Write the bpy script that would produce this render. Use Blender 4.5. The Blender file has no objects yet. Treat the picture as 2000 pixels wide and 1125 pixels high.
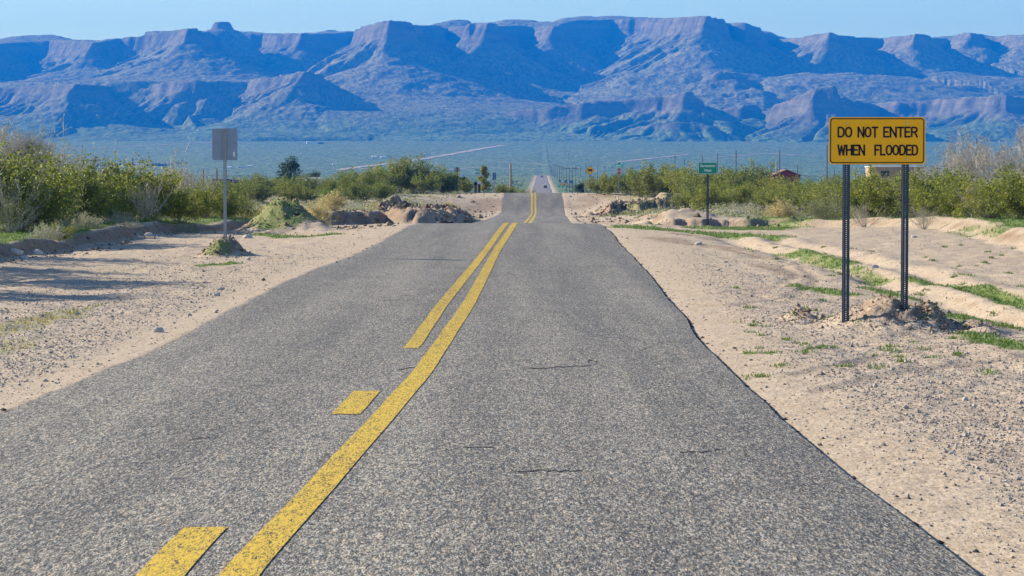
import bpy, bmesh, math, random
import numpy as np
from mathutils import Vector, Matrix

# ------------------------------------------------------------------ camera, light, exposure
SC = bpy.context.scene
COL = SC.collection
F = 5000.0                      # focal length in pixels of the 2000 px wide photograph
EYE = 2.0
HOR = 340.0
PITCH = math.atan((562.5 - HOR) / F)
cam_d = bpy.data.cameras.new('camera'); cam = bpy.data.objects.new('camera', cam_d); COL.objects.link(cam)
cam_d.sensor_width = 36.0; cam_d.lens = 36.0 * F / 2000.0
cam_d.clip_start = 0.5; cam_d.clip_end = 30000.0
cam.location = (0, 0, EYE); cam.rotation_euler = (math.radians(90) - PITCH, 0, 0)
SC.camera = cam

SUN_AZ, SUN_EL = 55.0, 23.0     # degrees from the view axis towards the left, degrees above the horizon
a, e = math.radians(SUN_AZ), math.radians(SUN_EL)
SDIR = Vector((-math.sin(a) * math.cos(e), math.cos(a) * math.cos(e), math.sin(e)))
world = bpy.data.worlds.new('World'); SC.world = world; world.use_nodes = True
wt = world.node_tree; wt.nodes.clear()
wo = wt.nodes.new('ShaderNodeOutputWorld'); wb = wt.nodes.new('ShaderNodeBackground')
sky = wt.nodes.new('ShaderNodeTexSky'); sky.sky_type = 'NISHITA'; sky.sun_disc = False
sky.sun_elevation = e; sky.sun_rotation = -a; sky.altitude = 800; sky.air_density = 1.0; sky.dust_density = 0.1; sky.ozone_density = 2.0
wb.inputs['Strength'].default_value = 0.088
wm = wt.nodes.new('ShaderNodeMix'); wm.data_type = 'RGBA'; wm.blend_type = 'MULTIPLY'; wm.inputs[0].default_value = 1.0
wm.inputs[7].default_value = (0.76, 0.87, 1.03, 1)
wt.links.new(sky.outputs[0], wm.inputs[6]); wt.links.new(wm.outputs[2], wb.inputs['Color']); wt.links.new(wb.outputs[0], wo.inputs['Surface'])
sun_d = bpy.data.lights.new('sun', 'SUN'); sun_d.energy = 5.0; sun_d.angle = math.radians(0.5); sun_d.color = (1.0, 0.92, 0.79)
sun = bpy.data.objects.new('sun', sun_d); COL.objects.link(sun)
sun.rotation_euler = SDIR.to_track_quat('Z', 'Y').to_euler()
SC.view_settings.view_transform = 'Standard'; SC.view_settings.look = 'None'
SC.view_settings.gamma = 1.0; SC.view_settings.use_curve_mapping = False
SC.view_settings.exposure = 1.08
SC.cycles.max_bounces = 5; SC.cycles.diffuse_bounces = 3; SC.cycles.volume_bounces = 0
SC.cycles.transparent_max_bounces = 16; SC.cycles.use_denoising = True
SC.cycles.caustics_reflective = False; SC.cycles.caustics_refractive = False

# ------------------------------------------------------------------ helpers
RNG = np.random.default_rng(7)
random.seed(7)
def ss(x, a=0.0, b=1.0):
    t = np.clip((x - a) / (b - a), 0, 1); return t * t * (3 - 2 * t)
_T = np.random.default_rng(11).random((256, 256)).astype(np.float32)
def vnoise(x, y, seed=0):
    x = np.asarray(x, dtype=np.float64) + seed * 17.31; y = np.asarray(y, dtype=np.float64) + seed * 41.7
    xi = np.floor(x).astype(np.int64); yi = np.floor(y).astype(np.int64)
    fx = x - xi; fy = y - yi; fx = fx * fx * (3 - 2 * fx); fy = fy * fy * (3 - 2 * fy)
    x0 = xi & 255; x1 = (xi + 1) & 255; y0 = yi & 255; y1 = (yi + 1) & 255
    return (_T[x0, y0] * (1 - fx) + _T[x1, y0] * fx) * (1 - fy) + (_T[x0, y1] * (1 - fx) + _T[x1, y1] * fx) * fy
def fbm(x, y, octv=4, seed=0, gain=0.5):
    r = 0; amp = 1.0; tot = 0
    for k in range(octv):
        r = r + amp * vnoise(x * 2 ** k, y * 2 ** k, seed + k * 3); tot += amp; amp *= gain
    return r / tot                                   # 0..1
_cp, _sp = math.cos(PITCH), math.sin(PITCH)
def at(px, py, Y):                                   # a photo pixel at depth Y -> world point
    b = -(py - 562.5) / F; aa = (px - 1000.0) / F
    dy = _cp + b * _sp; dz = -_sp + b * _cp
    k = Y / dy
    return (aa * k, Y, EYE + dz * k)
def X_at(px, Y): return (px - 1000.0) / F * Y
def zpy(py, Y): return EYE + (HOR - py) / F * Y

def mesh_np(name, V, Fc, mats, smooth=False, mat_idx=None, parent=None):
    V = np.asarray(V, dtype=np.float32); me = bpy.data.meshes.new(name)
    if isinstance(Fc, np.ndarray):
        k = Fc.shape[1]; n = Fc.shape[0]
        me.vertices.add(len(V)); me.vertices.foreach_set('co', V.ravel())
        me.loops.add(n * k); me.loops.foreach_set('vertex_index', Fc.astype(np.int32).ravel())
        me.polygons.add(n); me.polygons.foreach_set('loop_start', np.arange(0, n * k, k, dtype=np.int32))
        me.update(calc_edges=True)
    else:
        me.from_pydata([tuple(map(float, v)) for v in V], [], [tuple(map(int, f)) for f in Fc])
        me.update()
    if not isinstance(mats, (list, tuple)): mats = [mats]
    for m in mats: me.materials.append(m)
    if mat_idx is not None: me.polygons.foreach_set('material_index', np.asarray(mat_idx, dtype=np.int32))
    me.polygons.foreach_set('use_smooth', np.full(len(me.polygons), bool(smooth)))
    o = bpy.data.objects.new(name, me); COL.objects.link(o)
    if parent is not None: o.parent = parent
    return o
def attr(o, name, vals):
    at_ = o.data.attributes.new(name, 'FLOAT', 'POINT'); at_.data.foreach_set('value', np.asarray(vals, dtype=np.float32))
def tag(o, label=None, cat=None, group=None, kind=None):
    if label: o['label'] = label
    if cat: o['category'] = cat
    if group: o['group'] = group
    if kind: o['kind'] = kind
    return o
def empty(name, loc, rz=0, label=None, cat=None, group=None):
    o = bpy.data.objects.new(name, None); COL.objects.link(o); o.location = loc; o.rotation_euler = (0, 0, rz)
    return tag(o, label, cat, group)
class MB:                                            # collects shapes for one mesh
    def __init__(s): s.v = []; s.f = []
    def add(s, V, Fs):
        n = len(s.v); s.v += [tuple(v) for v in V]; s.f += [tuple(i + n for i in f) for f in Fs]; return s
    def box(s, x0, x1, y0, y1, z0, z1):
        V = [(x, y, z) for x in (x0, x1) for y in (y0, y1) for z in (z0, z1)]
        return s.add(V, [(0, 1, 3, 2), (4, 6, 7, 5), (0, 4, 5, 1), (2, 3, 7, 6), (0, 2, 6, 4), (1, 5, 7, 3)])
    def tube(s, pts, radii, sides=6, cap=True):
        pts = [Vector(p) for p in pts]; n0 = len(s.v); rings = len(pts)
        up = Vector((0.31, 0.17, 0.93))
        for i, p in enumerate(pts):
            t = (pts[min(i + 1, rings - 1)] - pts[max(i - 1, 0)])
            t = t.normalized() if t.length > 1e-9 else Vector((0, 0, 1))
            u = t.cross(up)
            if u.length < 1e-3: u = t.cross(Vector((1, 0, 0)))
            u.normalize(); w = t.cross(u)
            for k in range(sides):
                th = 2 * math.pi * k / sides
                s.v.append(tuple(p + (u * math.cos(th) + w * math.sin(th)) * radii[i]))
        for i in range(rings - 1):
            for k in range(sides):
                k2 = (k + 1) % sides
                s.f.append((n0 + i * sides + k, n0 + i * sides + k2, n0 + (i + 1) * sides + k2, n0 + (i + 1) * sides + k))
        if cap:
            s.f.append(tuple(n0 + k for k in reversed(range(sides)))); s.f.append(tuple(n0 + (rings - 1) * sides + k for k in range(sides)))
        return s
    def prism(s, poly, y0, y1):                      # polygon in (x, z), pushed from y0 to y1
        n = len(poly); V = [(x, y0, z) for x, z in poly] + [(x, y1, z) for x, z in poly]
        Fs = [tuple(range(n)), tuple(reversed(range(n, 2 * n)))] + [(i, i + n, (i + 1) % n + n, (i + 1) % n) for i in range(n)]
        return s.add(V, Fs)
    def build(s, name, mat, parent=None, smooth=False):
        o = mesh_np(name, s.v, s.f, mat, smooth, None, parent)
        bm = bmesh.new(); bm.from_mesh(o.data); bmesh.ops.recalc_face_normals(bm, faces=bm.faces); bm.to_mesh(o.data); bm.free()
        return o
def copy_tree(o, parent=None):
    c = o.copy(); COL.objects.link(c)
    if parent is not None: c.parent = parent
    for ch in list(o.children): copy_tree(ch, c)
    return c
def rrect(w, h, r, n=5):
    P = []
    for cx, cz, a0 in ((w / 2 - r, h / 2 - r, 0), (-w / 2 + r, h / 2 - r, 90), (-w / 2 + r, -h / 2 + r, 180), (w / 2 - r, -h / 2 + r, 270)):
        for k in range(n + 1):
            t = math.radians(a0 + 90 * k / n); P.append((cx + r * math.cos(t), cz + r * math.sin(t)))
    return P

# ------------------------------------------------------------------ materials
class NT:
    def __init__(s, name):
        s.m = bpy.data.materials.new(name); s.m.use_nodes = True; s.t = s.m.node_tree; s.t.nodes.clear()
        s.out = s.t.nodes.new('ShaderNodeOutputMaterial'); s.b = s.t.nodes.new('ShaderNodeBsdfPrincipled')
        s.t.links.new(s.b.outputs[0], s.out.inputs[0]); s.b.inputs['Specular IOR Level'].default_value = 0.25
        s.pos = None
    def n(s, typ, **kw):
        nd = s.t.nodes.new(typ)
        for k, v in kw.items(): setattr(nd, k, v)
        return nd
    def L(s, o, i): s.t.links.new(o, i)
    def position(s, scale=(1, 1, 1)):
        g = s.n('ShaderNodeNewGeometry')
        mp = s.n('ShaderNodeMapping'); mp.inputs['Scale'].default_value = scale; s.L(g.outputs['Position'], mp.inputs[0]); return mp.outputs[0]
    def objpos(s, scale=(1, 1, 1)):
        g = s.n('ShaderNodeTexCoord')
        mp = s.n('ShaderNodeMapping'); mp.inputs['Scale'].default_value = scale; s.L(g.outputs['Object'], mp.inputs[0]); return mp.outputs[0]
    def noise(s, vec, scale, detail=4, rough=0.55):
        nd = s.n('ShaderNodeTexNoise'); nd.inputs['Scale'].default_value = scale; nd.inputs['Detail'].default_value = detail; nd.inputs['Roughness'].default_value = rough
        s.L(vec, nd.inputs['Vector']); return nd.outputs['Fac']
    def cells(s, vec, scale):
        nd = s.n('ShaderNodeTexVoronoi'); nd.inputs['Scale'].default_value = scale; s.L(vec, nd.inputs['Vector'])
        sp = s.n('ShaderNodeSeparateColor'); s.L(nd.outputs['Color'], sp.inputs[0]); return sp.outputs[0], sp.outputs[1], nd.outputs['Distance']
    def ramp(s, fac, stops):
        nd = s.n('ShaderNodeValToRGB'); r = nd.color_ramp
        while len(r.elements) < len(stops): r.elements.new(0.5)
        for el, (p, c) in zip(r.elements, stops):
            el.position = p; el.color = (*c, 1) if len(c) == 3 else c
        s.L(fac, nd.inputs[0]); return nd.outputs[0]
    def mix(s, fac, A, B, mode='MIX'):
        nd = s.n('ShaderNodeMix'); nd.data_type = 'RGBA'; nd.blend_type = mode
        for sock, v in ((nd.inputs[0], fac), (nd.inputs[6], A), (nd.inputs[7], B)):
            if hasattr(v, 'is_linked'): s.L(v, sock)
            elif isinstance(v, (int, float)): sock.default_value = v
            else: sock.default_value = (*v, 1)
        return nd.outputs[2]
    def math(s, op, A, B=None):
        nd = s.n('ShaderNodeMath'); nd.operation = op
        for i, v in enumerate((A, B)):
            if v is None: continue
            if hasattr(v, 'is_linked'): s.L(v, nd.inputs[i])
            else: nd.inputs[i].default_value = v
        return nd.outputs[0]
    def attr(s, name):
        nd = s.n('ShaderNodeAttribute'); nd.attribute_name = name; return nd.outputs['Fac']
    def bump(s, h, strength=0.5, dist=0.02):
        nd = s.n('ShaderNodeBump'); nd.inputs['Strength'].default_value = strength; nd.inputs['Distance'].default_value = dist
        s.L(h, nd.inputs['Height']); s.L(nd.outputs[0], s.b.inputs['Normal'])
    def color(s, c):
        if hasattr(c, 'is_linked'): s.L(c, s.b.inputs['Base Color'])
        else: s.b.inputs['Base Color'].default_value = (*c, 1)
    def rough(s, v): s.b.inputs['Roughness'].default_value = v
def simple(name, c, rough=0.6, metal=0.0, var=0.15, scale=6.0):
    t = NT(name); p = t.objpos(); f = t.noise(p, scale, 5)
    lo = tuple(x * (1 - var) for x in c); hi = tuple(min(1, x * (1 + var)) for x in c)
    t.color(t.ramp(f, [(0.3, lo), (0.7, hi)])); t.rough(rough); t.b.inputs['Metallic'].default_value = metal
    return t.m
def leafmat(name, c0, c1, trans=0.35):
    t = NT(name); g = t.n('ShaderNodeNewGeometry'); oi = t.n('ShaderNodeObjectInfo')
    c = t.ramp(g.outputs['Random Per Island'], [(0.0, c0), (1.0, c1)])
    k = t.ramp(oi.outputs['Random'], [(0.0, (0.8, 0.82, 0.85)), (0.5, (1, 1, 1)), (1.0, (1.2, 1.08, 0.95))])
    c = t.mix(1.0, c, k, 'MULTIPLY'); t.color(c); t.rough(0.6)
    tr = t.n('ShaderNodeBsdfTranslucent'); t.L(c, tr.inputs[0])
    mx = t.n('ShaderNodeMixShader'); mx.inputs[0].default_value = trans
    t.L(t.b.outputs[0], mx.inputs[1]); t.L(tr.outputs[0], mx.inputs[2]); t.L(mx.outputs[0], t.out.inputs[0])
    return t.m
def asphalt_color(t, lift=1.0):
    p = t.position((1, 0.17, 1))
    a1, b1, _ = t.cells(p, 185.0); a2, b2, _ = t.cells(p, 105.0); a3, _, _ = t.cells(p, 52.0)
    big = t.noise(t.position((1.1, 0.035, 1)), 1.0, 4); mid = t.noise(t.position((1, 0.3, 1)), 1.6, 5)
    s = t.math('ADD', t.math('MULTIPLY', a1, 0.46), t.math('ADD', t.math('MULTIPLY', a2, 0.36), t.math('MULTIPLY', a3, 0.18)))
    s = t.math('ADD', s, t.math('MULTIPLY', t.math('SUBTRACT', big, 0.5), 0.34))
    s = t.math('ADD', s, t.math('MULTIPLY', t.math('SUBTRACT', mid, 0.5), 0.14))
    c = t.ramp(s, [(0.20, (0.014 * lift, 0.018 * lift, 0.027 * lift)), (0.38, (0.075 * lift, 0.078 * lift, 0.082 * lift)), (0.55, (0.17 * lift, 0.160 * lift, 0.142 * lift)), (0.72, (0.38 * lift, 0.345 * lift, 0.29 * lift)), (0.88, (0.60 * lift, 0.53 * lift, 0.42 * lift))])
    warm = t.ramp(b2, [(0.0, (0.92, 1.0, 1.06)), (0.5, (1.02, 1, .96)), (1.0, (1.16, 1.0, 0.82))])
    return t.mix(1.0, c, warm, 'MULTIPLY'), s
t = NT('asphalt'); c, s = asphalt_color(t); t.color(c); t.rough(0.85); t.bump(s, 0.5, 0.012); M_ASPH = t.m
t = NT('yellow_paint'); c, s = asphalt_color(t)
wear = t.ramp(t.math('ADD', s, t.math('MULTIPLY', t.math('SUBTRACT', t.noise(t.position((1, 0.3, 1)), 3.0, 4), 0.5), 0.30)), [(0.22, (0, 0, 0)), (0.37, (1, 1, 1))])
yc = t.ramp(s, [(0.25, (0.30, 0.19, 0.010)), (0.7, (0.70, 0.465, 0.035))])
t.color(t.mix(wear, c, yc)); t.rough(0.75); t.bump(s, 0.4, 0.01); M_YEL = t.m

t = NT('desert_ground')                               # sand, gravel, green annuals, cut-bank earth and painted shade on the heaps
p = t.position(); n1 = t.noise(p, 0.35, 5); n2 = t.noise(p, 3.0, 5); n3 = t.noise(t.position((1, 0.5, 1)), 22.0, 4)
sand = t.ramp(n1, [(0.3, (0.46, 0.32, 0.185)), (0.55, (0.51, 0.39, 0.25)), (0.75, (0.48, 0.39, 0.27))])
sand = t.mix(0.5, sand, t.ramp(n2, [(0.3, (0.36, 0.27, 0.19)), (0.7, (0.60, 0.48, 0.35))]))
g1, g2, _ = t.cells(t.position((1, 0.4, 1)), 75.0); g3, _, _ = t.cells(t.position((1, 0.4, 1)), 30.0)
gs = t.math('ADD', t.math('MULTIPLY', g1, 0.6), t.math('MULTIPLY', g3, 0.4))
grav = t.ramp(gs, [(0.12, (0.10, 0.075, 0.06)), (0.3, (0.37, 0.30, 0.235)), (0.6, (0.50, 0.41, 0.325)), (0.88, (0.66, 0.56, 0.45))])
gm = t.attr('gravel'); gfac = t.math('MULTIPLY', gm, 0.85)
col = t.mix(gfac, t.mix(0.42, sand, grav), t.mix(0.3, grav, sand))
soil_shade = t.ramp(n2, [(0.3, (0.16, 0.10, 0.066)), (0.7, (0.30, 0.20, 0.13))])
col = t.mix(t.attr('soil_shade'), col, soil_shade)
gr = t.ramp(n3, [(0.3, (0.08, 0.13, 0.03)), (0.55, (0.17, 0.23, 0.06)), (0.75, (0.36, 0.32, 0.17))])
col = t.mix(t.attr('grass'), col, gr)
scr = t.ramp(t.noise(p, 0.012, 6, 0.6), [(0.3, (0.075, 0.145, 0.05)), (0.7, (0.15, 0.215, 0.08))])
scr = t.mix(0.55, scr, t.ramp(t.noise(t.position((1, 0.25, 1)), 0.09, 6, 0.7), [(0.35, (0.05, 0.105, 0.045)), (0.7, (0.20, 0.245, 0.125))]))
pc, pc2, _ = t.cells(t.position((0.22, 0.022, 1)), 1.0); pd_, _, _ = t.cells(t.position((0.55, 0.07, 1)), 1.0)
scr = t.mix(1.0, scr, t.ramp(t.math('ADD', t.math('MULTIPLY', pc, .5), t.math('MULTIPLY', pd_, .5)), [(0.15, (0.42, 0.5, 0.42)), (0.45, (0.95, 1.0, 0.9)), (0.62, (1.0, 1.0, 0.92)), (0.85, (1.75, 1.55, 1.35))]), 'MULTIPLY')
col = t.mix(t.attr('plain'), col, scr)
t.color(col); t.rough(0.95); t.b.inputs['Specular IOR Level'].default_value = 0.1
t.bump(t.math('ADD', t.math('MULTIPLY', gs, t.math('ADD', t.math('MULTIPLY', gm, 0.9), 0.25)), t.math('MULTIPLY', n3, 0.6)), 0.7, 0.03)
M_GROUND = t.m

t = NT('mountain_rock')
p = t.position(); n1 = t.noise(p, 0.004, 6, 0.6); n2 = t.noise(p, 0.03, 6, 0.65)
st = t.noise(t.position((0.006, 0.006, 0.06)), 1.0, 5, 0.6)
veg = t.ramp(n1, [(0.3, (0.15, 0.17, 0.12)), (0.7, (0.23, 0.23, 0.16))])
veg = t.mix(0.5, veg, t.ramp(n2, [(0.3, (0.06, 0.075, 0.05)), (0.7, (0.31, 0.29, 0.21))]))
rock = t.ramp(st, [(0.3, (0.07, 0.065, 0.05)), (0.5, (0.155, 0.135, 0.11)), (0.7, (0.26, 0.215, 0.175))])
scr = t.mix(0.5, t.ramp(n1, [(0.3, (0.075, 0.145, 0.05)), (0.7, (0.15, 0.215, 0.08))]), t.ramp(n2, [(0.35, (0.05, 0.105, 0.045)), (0.7, (0.20, 0.245, 0.125))]))
pc, _, _ = t.cells(t.position((0.16, 0.02, .16)), 1.0)
sp_ = t.ramp(pc, [(0.12, (0.5, 0.55, 0.5)), (0.4, (0.95, 1.0, 0.95)), (0.85, (1.5, 1.4, 1.25))])
veg = t.mix(0.8, t.mix(t.attr('plain'), veg, scr), t.mix(1.0, t.mix(t.attr('plain'), veg, scr), sp_, 'MULTIPLY'))
t.color(t.mix(t.math('MULTIPLY', t.attr('cliff'), 0.8), veg, rock)); t.rough(0.95); t.b.inputs['Specular IOR Level'].default_value = 0.05
t.bump(n2, 0.6, 8.0); M_ROCK = t.m

M_CREO = leafmat('creosote_leaf', (0.085, 0.135, 0.016), (0.34, 0.36, 0.05))
M_CREO2 = leafmat('olive_leaf', (0.12, 0.16, 0.035), (0.36, 0.36, 0.09))
M_SCRUB = leafmat('scrub_leaf', (0.07, 0.12, 0.04), (0.18, 0.25, 0.09), 0.2)
M_BRIGHT = leafmat('bright_leaf', (0.05, 0.13, 0.015), (0.20, 0.33, 0.04))
M_DARKL = leafmat('dark_leaf', (0.018, 0.05, 0.022), (0.06, 0.12, 0.04), 0.15)
M_RABBIT = leafmat('straw_leaf', (0.34, 0.30, 0.12), (0.72, 0.62, 0.30))
M_SAGE = leafmat('sage_leaf', (0.25, 0.27, 0.17), (0.56, 0.55, 0.38))
M_PALE = leafmat('pale_leaf', (0.17, 0.19, 0.075), (0.40, 0.39, 0.19))
M_TWIG = simple('grey_twig', (0.30, 0.26, 0.21), 0.9, 0, 0.3, 3)
M_BARE = simple('bare_branch', (0.50, 0.45, 0.385), 0.9, 0, 0.35, 2.0)
M_BARK = simple('dark_bark', (0.13, 0.10, 0.08), 0.95, 0, 0.3, 4)
M_GRASS = leafmat('grass_blade', (0.07, 0.14, 0.025), (0.20, 0.29, 0.07), 0.3)
M_DRYG = leafmat('dry_grass_blade', (0.26, 0.25, 0.06), (0.50, 0.42, 0.15), 0.3)
M_WOOD = simple('pole_wood', (0.12, 0.095, 0.075), 0.9, 0, 0.25, 1.5)
M_WOODL = simple('grey_wood', (0.30, 0.24, 0.18), 0.9, 0, 0.25, 2)
M_STEEL = simple('dark_steel', (0.045, 0.065, 0.10), 0.55, 0.3, 0.2, 8)
M_GALV = simple('galvanised', (0.30, 0.33, 0.36), 0.5, 0.4, 0.15, 10)
M_ALU = simple('aluminium_back', (0.25, 0.31, 0.40), 0.55, 0.2, 0.08, 6)
M_AMBER = simple('amber_sheet', (0.95, 0.46, 0.003), 0.5, 0, 0.05, 5)
M_BLACK = simple('black_ink', (0.012, 0.012, 0.018), 0.6, 0, 0.1, 5)
M_BOLT = simple('bolt_steel', (0.55, 0.55, 0.56), 0.4, 0.5, 0.05, 5)
M_GREEN = simple('green_sheet', (0.012, 0.28, 0.19), 0.5, 0, 0.06, 4)
M_TEAL = simple('teal_sheet', (0.02, 0.48, 0.40), 0.5, 0, 0.05, 4)
M_WHITE = simple('white_sheet', (0.80, 0.80, 0.80), 0.5, 0, 0.05, 4)
M_RED = simple('red_sheet', (0.50, 0.02, 0.03), 0.5, 0, 0.06, 4)
M_BLUE = simple('blue_sheet', (0.05, 0.14, 0.42), 0.5, 0, 0.06, 4)
M_RUBBER = simple('old_rubber', (0.045, 0.045, 0.05), 0.85, 0, 0.3, 12)
M_MAROON = simple('maroon_siding', (0.22, 0.045, 0.045), 0.8, 0, 0.15, 3)
M_ROOFB = simple('brown_roof', (0.24, 0.14, 0.11), 0.85, 0, 0.2, 3)
M_ROOFD = simple('dark_roof', (0.05, 0.055, 0.07), 0.8, 0, 0.2, 3)
M_WHITEW = simple('white_wall', (0.78, 0.77, 0.74), 0.7, 0, 0.06, 2)
M_TANW = simple('tan_wall', (0.36, 0.25, 0.16), 0.85, 0, 0.15, 2)
M_GLASS = simple('dark_glass', (0.02, 0.03, 0.04), 0.1, 0, 0.1, 2)
M_CARD = simple('dark_car_paint', (0.03, 0.04, 0.07), 0.3, 0.2, 0.05, 2)
M_CARS = simple('slate_car_paint', (0.09, 0.11, 0.15), 0.3, 0.2, 0.05, 2)
M_LAMP = simple('lamp_glass', (0.7, 0.7, 0.68), 0.2, 0, 0.05, 2)
M_TRACK = simple('pale_dirt', (0.40, 0.33, 0.25), 0.95, 0, 0.25, 0.02)
M_CRACK = simple('tar_crack', (0.02, 0.022, 0.028), 0.9, 0, 0.2, 5)
t = NT('stone_grey'); g = t.n('ShaderNodeNewGeometry'); oi = t.n('ShaderNodeObjectInfo')
c = t.ramp(g.outputs['Random Per Island'], [(0.0, (0.12, 0.10, 0.09)), (0.4, (0.36, 0.30, 0.25)), (0.8, (0.52, 0.45, 0.38)), (1.0, (0.66, 0.60, 0.52))])
t.color(t.mix(0.4, c, t.ramp(t.noise(t.objpos(), 9, 5), [(0.3, (0.2, 0.17, 0.14)), (0.7, (0.55, 0.48, 0.4))]))); t.rough(0.9); M_STONE = t.m

# ------------------------------------------------------------------ ground profile
def profile(pts, Ys):
    y = np.array([p[0] for p in pts], float); z = np.array([p[1] for p in pts], float)
    m = np.zeros(len(y)); d = np.diff(z) / np.diff(y)
    for i in range(1, len(y) - 1): m[i] = 0 if d[i - 1] * d[i] <= 0 else 2 * d[i - 1] * d[i] / (d[i - 1] + d[i])
    m[0], m[-1] = d[0], d[-1]
    i = np.clip(np.searchsorted(y, Ys) - 1, 0, len(y) - 2); h = y[i + 1] - y[i]; u = (np.clip(Ys, y[0], y[-1]) - y[i]) / h
    return (2*u**3-3*u**2+1)*z[i] + (u**3-2*u**2+u)*h*m[i] + (-2*u**3+3*u**2)*z[i+1] + (u**3-u**2)*h*m[i+1]
FAR = [(430, -2.6), (600, -6.0), (950, -6.6), (1300, -5.9), (2000, -2.6), (2700, 0.5), (2850, -1.5), (3050, -0.5), (3300, 4), (4000, 22), (5000, 50), (6000, 80), (7500, 132), (12000, 290)]
P_ROAD = [(-60, 0), (0, 0), (30, 0), (60, 0.07), (78, 0.22), (88, 0.25), (98, 0.10), (120, -0.62), (150, -1.0), (210, -1.62), (258, -2.0), (270, -1.85), (288, -0.35), (294, -0.17), (302, -0.25), (340, -1.0)] + FAR
P_SIDE = [(-60, 0), (0, 0), (30, 0), (60, 0.03), (80, 0.08), (92, 0.02), (110, -0.32), (130, -0.62), (150, -0.82), (180, -1.02), (220, -1.12), (255, -0.95), (288, -0.32), (300, -0.25), (315, -0.32), (345, -1.0)] + FAR
def road_z(Y): return profile(P_ROAD, np.asarray(Y, float))
def side_z(Y): return profile(P_SIDE, np.asarray(Y, float))
_yt = np.concatenate([np.arange(6, 120, 0.25), np.arange(120, 400, 0.5)])
_pyr = HOR + F * (EYE - road_z(_yt)) / _yt; _pys = HOR + F * (EYE - side_z(_yt)) / _yt
def Y_of(py, tab): return float(_yt[np.argmax(tab <= py)])
def gp(px, py):                                      # pixel on the open ground -> plan coordinates
    Y = Y_of(py, _pys); return X_at(px, Y), Y
LEFT_PX = [(94, 768), (175, 741), (280, 691), (350, 661), (441, 612), (511, 577), (577, 542), (648, 515), (700, 496), (735, 478), (768, 460), (800, 445)]
RIGHT_PX = [(1895, 1123), (1807, 1046), (1720, 980), (1622, 902), (1562, 850), (1496, 794), (1432, 735), (1370, 668), (1330, 610), (1300, 575), (1273, 540), (1238, 505), (1205, 468), (1184, 446)]
SOLID_PX = [(474, 1125), (681, 900), (825, 735), (874, 659), (914, 600), (970, 490), (990, 462), (1004, 442)]
DASH_PX = [(322, 1125), (397, 1051), (677, 820), (715, 772), (804, 687), (862, 600), (931, 515), (950, 490), (970, 462), (986, 442)]
def tab(pts, extra, tail0):
    T = sorted([(Y_of(py, _pyr), X_at(px, Y_of(py, _pyr))) for px, py in pts if py > 452] + extra)
    return [(-60, tail0)] + T
FAR_C = [(150, .6), (262, 2.15), (292, 2.42), (1300, 15.1), (2700, 31.0), (12000, 147)]
TL = tab(LEFT_PX, [(14, -4.25)] + [(87, -3.45)] + [(Y, c - (3.05 if Y < 200 else 3.3 if Y < 1000 else 4.6)) for Y, c in FAR_C], -4.5)
TR = tab(RIGHT_PX, [(87, 3.12)] + [(Y, c + (3.05 if Y < 200 else 3.3 if Y < 1000 else 4.6)) for Y, c in FAR_C], 2.3)
TS = tab(SOLID_PX, [(87, 0.06), (150, 0.96), (262, 2.42), (292, 2.64), (1300, 15.3), (2700, 31.2)], -1.6)
TD = tab(DASH_PX, [(87, -0.25), (150, 0.62), (262, 2.04), (292, 2.26), (1300, 14.9), (2700, 30.8)], -2.0)
def smooth_tab(T):
    y = np.exp(np.linspace(math.log(9), math.log(13000), 1600)); x = np.interp(y, [p[0] for p in T], [p[1] for p in T]); k = np.exp(-np.linspace(-2, 2, 61) ** 2); k /= k.sum()
    xs_ = np.convolve(np.pad(x, 30, mode='edge'), k, 'valid'); w = ss(np.log(y), math.log(11), math.log(16)) * (1 - ss(y, 105, 140)); x = x + (xs_ - x) * w
    return [(-60, T[0][1])] + list(zip(y, x))
TL, TR, TS, TD = map(smooth_tab, (TL, TR, TS, TD))
def xl(Y): return np.interp(Y, [p[0] for p in TL], [p[1] for p in TL])
def xr(Y): return np.interp(Y, [p[0] for p in TR], [p[1] for p in TR])
def xs(Y): return np.interp(Y, [p[0] for p in TS], [p[1] for p in TS])
def xd(Y): return np.interp(Y, [p[0] for p in TD], [p[1] for p in TD])
def jagL(Y): return 0.10 * (fbm(Y * 0.8, Y * 0 + 3.3, 4) - 0.5) * 2
def jagR(Y): return 0.05 * (fbm(Y * 0.33, Y * 0 + 9.1, 3, 4) - 0.5) * 2 + 0.014 * (fbm(Y * 5.5, Y * 0 + 4.1, 3, 8) - 0.5)

MOUNDS = []   # X, Y, rx, ry, h, roughness
def mound(px, Y, rx, ry, h, r=0.4): MOUNDS.append((X_at(px, Y), Y, rx, ry, h, r))
mound(437, 61, 0.42, 0.8, 0.36, 0.5)                                  # at the blank sign's post
mound(560, 86, 0.95, 2.2, 0.72, 0.5); mound(530, 88, 0.9, 2.0, 0.40, 0.5); mound(615, 84, 0.6, 1.3, 0.20, 0.4)
mound(1700, 33.2, 0.42, 1.3, 0.11, 0.8); mound(1755, 33.5, 0.42, 1.3, 0.15, 0.8); mound(1815, 33.0, 0.2, 0.7, 0.12, 1.1)
mound(1562, 35.2, 0.17, 0.4, 0.09, 1.2); mound(1915, 32.5, 0.24, 0.7, 0.07, 1.1); mound(1690, 33.0, 0.5, 1.2, 0.06, 0.5)
mound(1381, 90.5, 0.35, 0.8, 0.10, 0.5)
for px, Y, rx, ry, h in ((600, 142, 1.0, 3.0, .35), (755, 155, 1.6, 3.0, .3), (700, 175, 2.2, 3.0, .35), (650, 165, 1.6, 2.0, .3), (625, 158, 1.2, 2.0, .35)):
    mound(px, Y, rx, ry, h, 0.5)
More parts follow.
